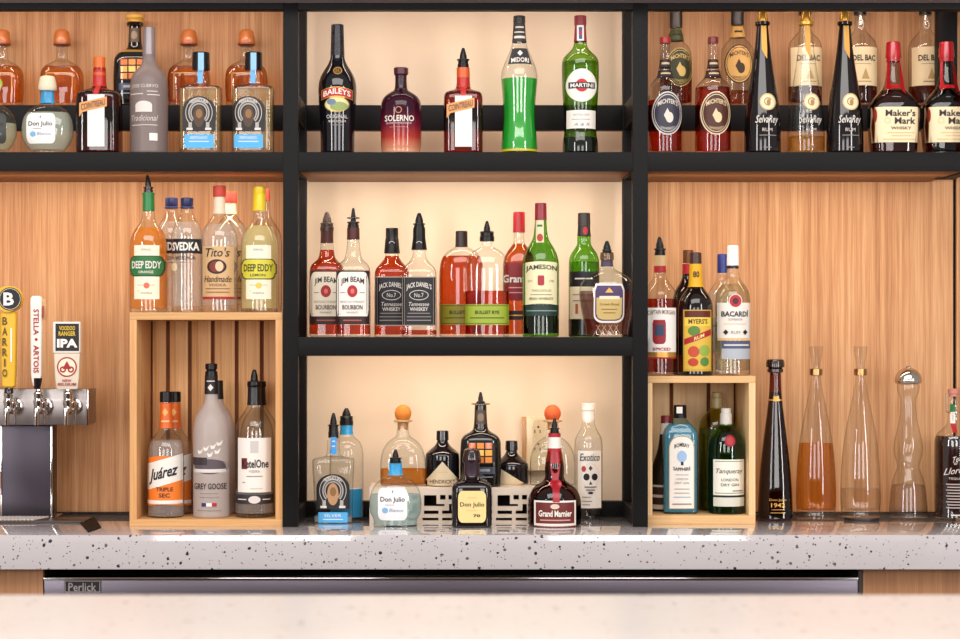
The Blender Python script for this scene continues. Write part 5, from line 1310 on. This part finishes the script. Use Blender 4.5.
for sx in (-1,):
    lathe_bm([(b.zz(412), .5 * s_, 1, 2), (b.zz(392), .5 * s_, 1, 2)], N=8, bm=bm, cx=sx * 7.8 * s_)
lathe_bm([(b.zz(412.6), 7.4 * s_, 1, 2), (b.zz(411.6), 7.4 * s_, 1, 2)], N=20, bm=bm)
mesh_obj('wire_bail', bm, metal('#c8c4c0', .2), b.root, (0, 0, 0))
b.label([('p', 'rect', 949, 404, 953.6, 412, GRN), ('p', 'rect', 949, 412, 953.6, 423, W), ('t', '1', 951.3, 417.5, 1.4, 6, BK), ('p', 'rect', 949, 423, 953.6, 432, RD)], 'neck_strip', .0012)
b.label([('t', 'Tears', 954.5, 457, 13, 5.4, LW, dict(shear=.35, tilt=2)), ('t', 'of', 951, 462, 4, 3.4, LW, dict(shear=.3)), ('t', 'Llorona', 952.5, 469, 25, 6.4, LW, dict(shear=.4, tilt=2)), ('t', 'TEQUILA', 952, 477.4, 16, 2.4, LW)] + [L(942 + (i % 2), 966, 483 + 2.9 * i, paper('#a89c98'), .6) for i in range(9)] + [L(946, 963, 513.5, LW, .6)], 'printed_lettering')
# ------------------------------------------------------------------ light, world, camera
def area(name, loc, target, sx, sy, power, col):
    d = bpy.data.lights.new(name, 'AREA'); d.shape = 'RECTANGLE'; d.size = sx; d.size_y = sy; d.energy = power; d.color = col
    o = link(name, d, None, loc)
    o.rotation_euler = (Vector(target) - Vector(loc)).to_track_quat('-Z', 'Y').to_euler()
    return o
area('window_light_left', (-3.5, -4.4, 1.9), (-.2, 0, 1.3), .5, 2.4, 78, (1.0, .97, .96))
area('window_light_right', (3.5, -4.4, 1.9), (.2, 0, 1.3), .5, 2.4, 78, (1.0, .97, .96))
area('ceiling_light', (0, -3.0, 3.4), (0, -.9, 1.0), 4.0, 1.4, 100, (1.0, .96, .93))
area('frontal_fill', (-1.5, -6.4, 1.75), (-.2, 0, 1.2), 1.5, 1.7, 55, (1.0, .97, .96))  # this pair is an added, unseen frontal fill that brightens the crate interiors
area('frontal_fill', (1.5, -6.4, 1.75), (.2, 0, 1.2), 1.5, 1.7, 55, (1.0, .97, .96))
warm = (1.0, .84, .67)
for x0, x1 in ((-1.4, -.41), (-.34, .415), (.47, 1.19)):
    area('shelf_led_and_fill', ((x0 + x1) / 2, .12, 1.738), ((x0 + x1) / 2, .345, 1.35), x1 - x0, .02, 2.2 * (x1 - x0), warm)
    area('shelf_led_and_fill', ((x0 + x1) / 2, .31, 1.912), ((x0 + x1) / 2, .345, 1.8), x1 - x0, .02, .35 * (x1 - x0), (1.0, .82, .7))
    area('shelf_led_and_fill', ((x0 + x1) / 2, .06, 2.2), ((x0 + x1) / 2, .345, 1.95), x1 - x0, .02, 1.7 * (x1 - x0), (1.0, .82, .72))  # added fill for the top bay, where the fascia blocks the ceiling light
area('shelf_led_and_fill', (.036, .12, 1.308), (.036, .345, .95), .74, .02, 1.2, warm)
w = bpy.data.worlds.new('room_light'); SC.world = w; w.use_nodes = True
nt = w.node_tree; bg = nt.nodes['Background'] if 'Background' in nt.nodes else nt.nodes.new('ShaderNodeBackground')
bg.inputs['Color'].default_value = (1.0, .93, .87, 1); bg.inputs['Strength'].default_value = 0.4
cam = bpy.data.cameras.new('camera'); co = link('camera', cam, None, (0, CAMY, CZ))
co.rotation_euler = (PI / 2, 0, 0)
cam.sensor_width = 36; cam.lens = F / 960 * 36
cam.shift_x = (480 - HX) / 960; cam.shift_y = (HY - 319.5) / 960
cam.dof.use_dof = True; cam.dof.focus_distance = 4.56; cam.dof.aperture_fstop = 6.5
cam.clip_start = .05
SC.camera = co
SC.view_settings.view_transform = 'Standard'; SC.view_settings.look = 'None'
SC.view_settings.exposure = 0.0; SC.view_settings.gamma = 1.0; SC.view_settings.use_curve_mapping = False
cy = SC.cycles
cy.max_bounces = 16; cy.transparent_max_bounces = 40; cy.transmission_bounces = 14; cy.glossy_bounces = 6; cy.diffuse_bounces = 4
cy.sample_clamp_indirect = 6.0; cy.caustics_refractive = True; cy.caustics_reflective = False
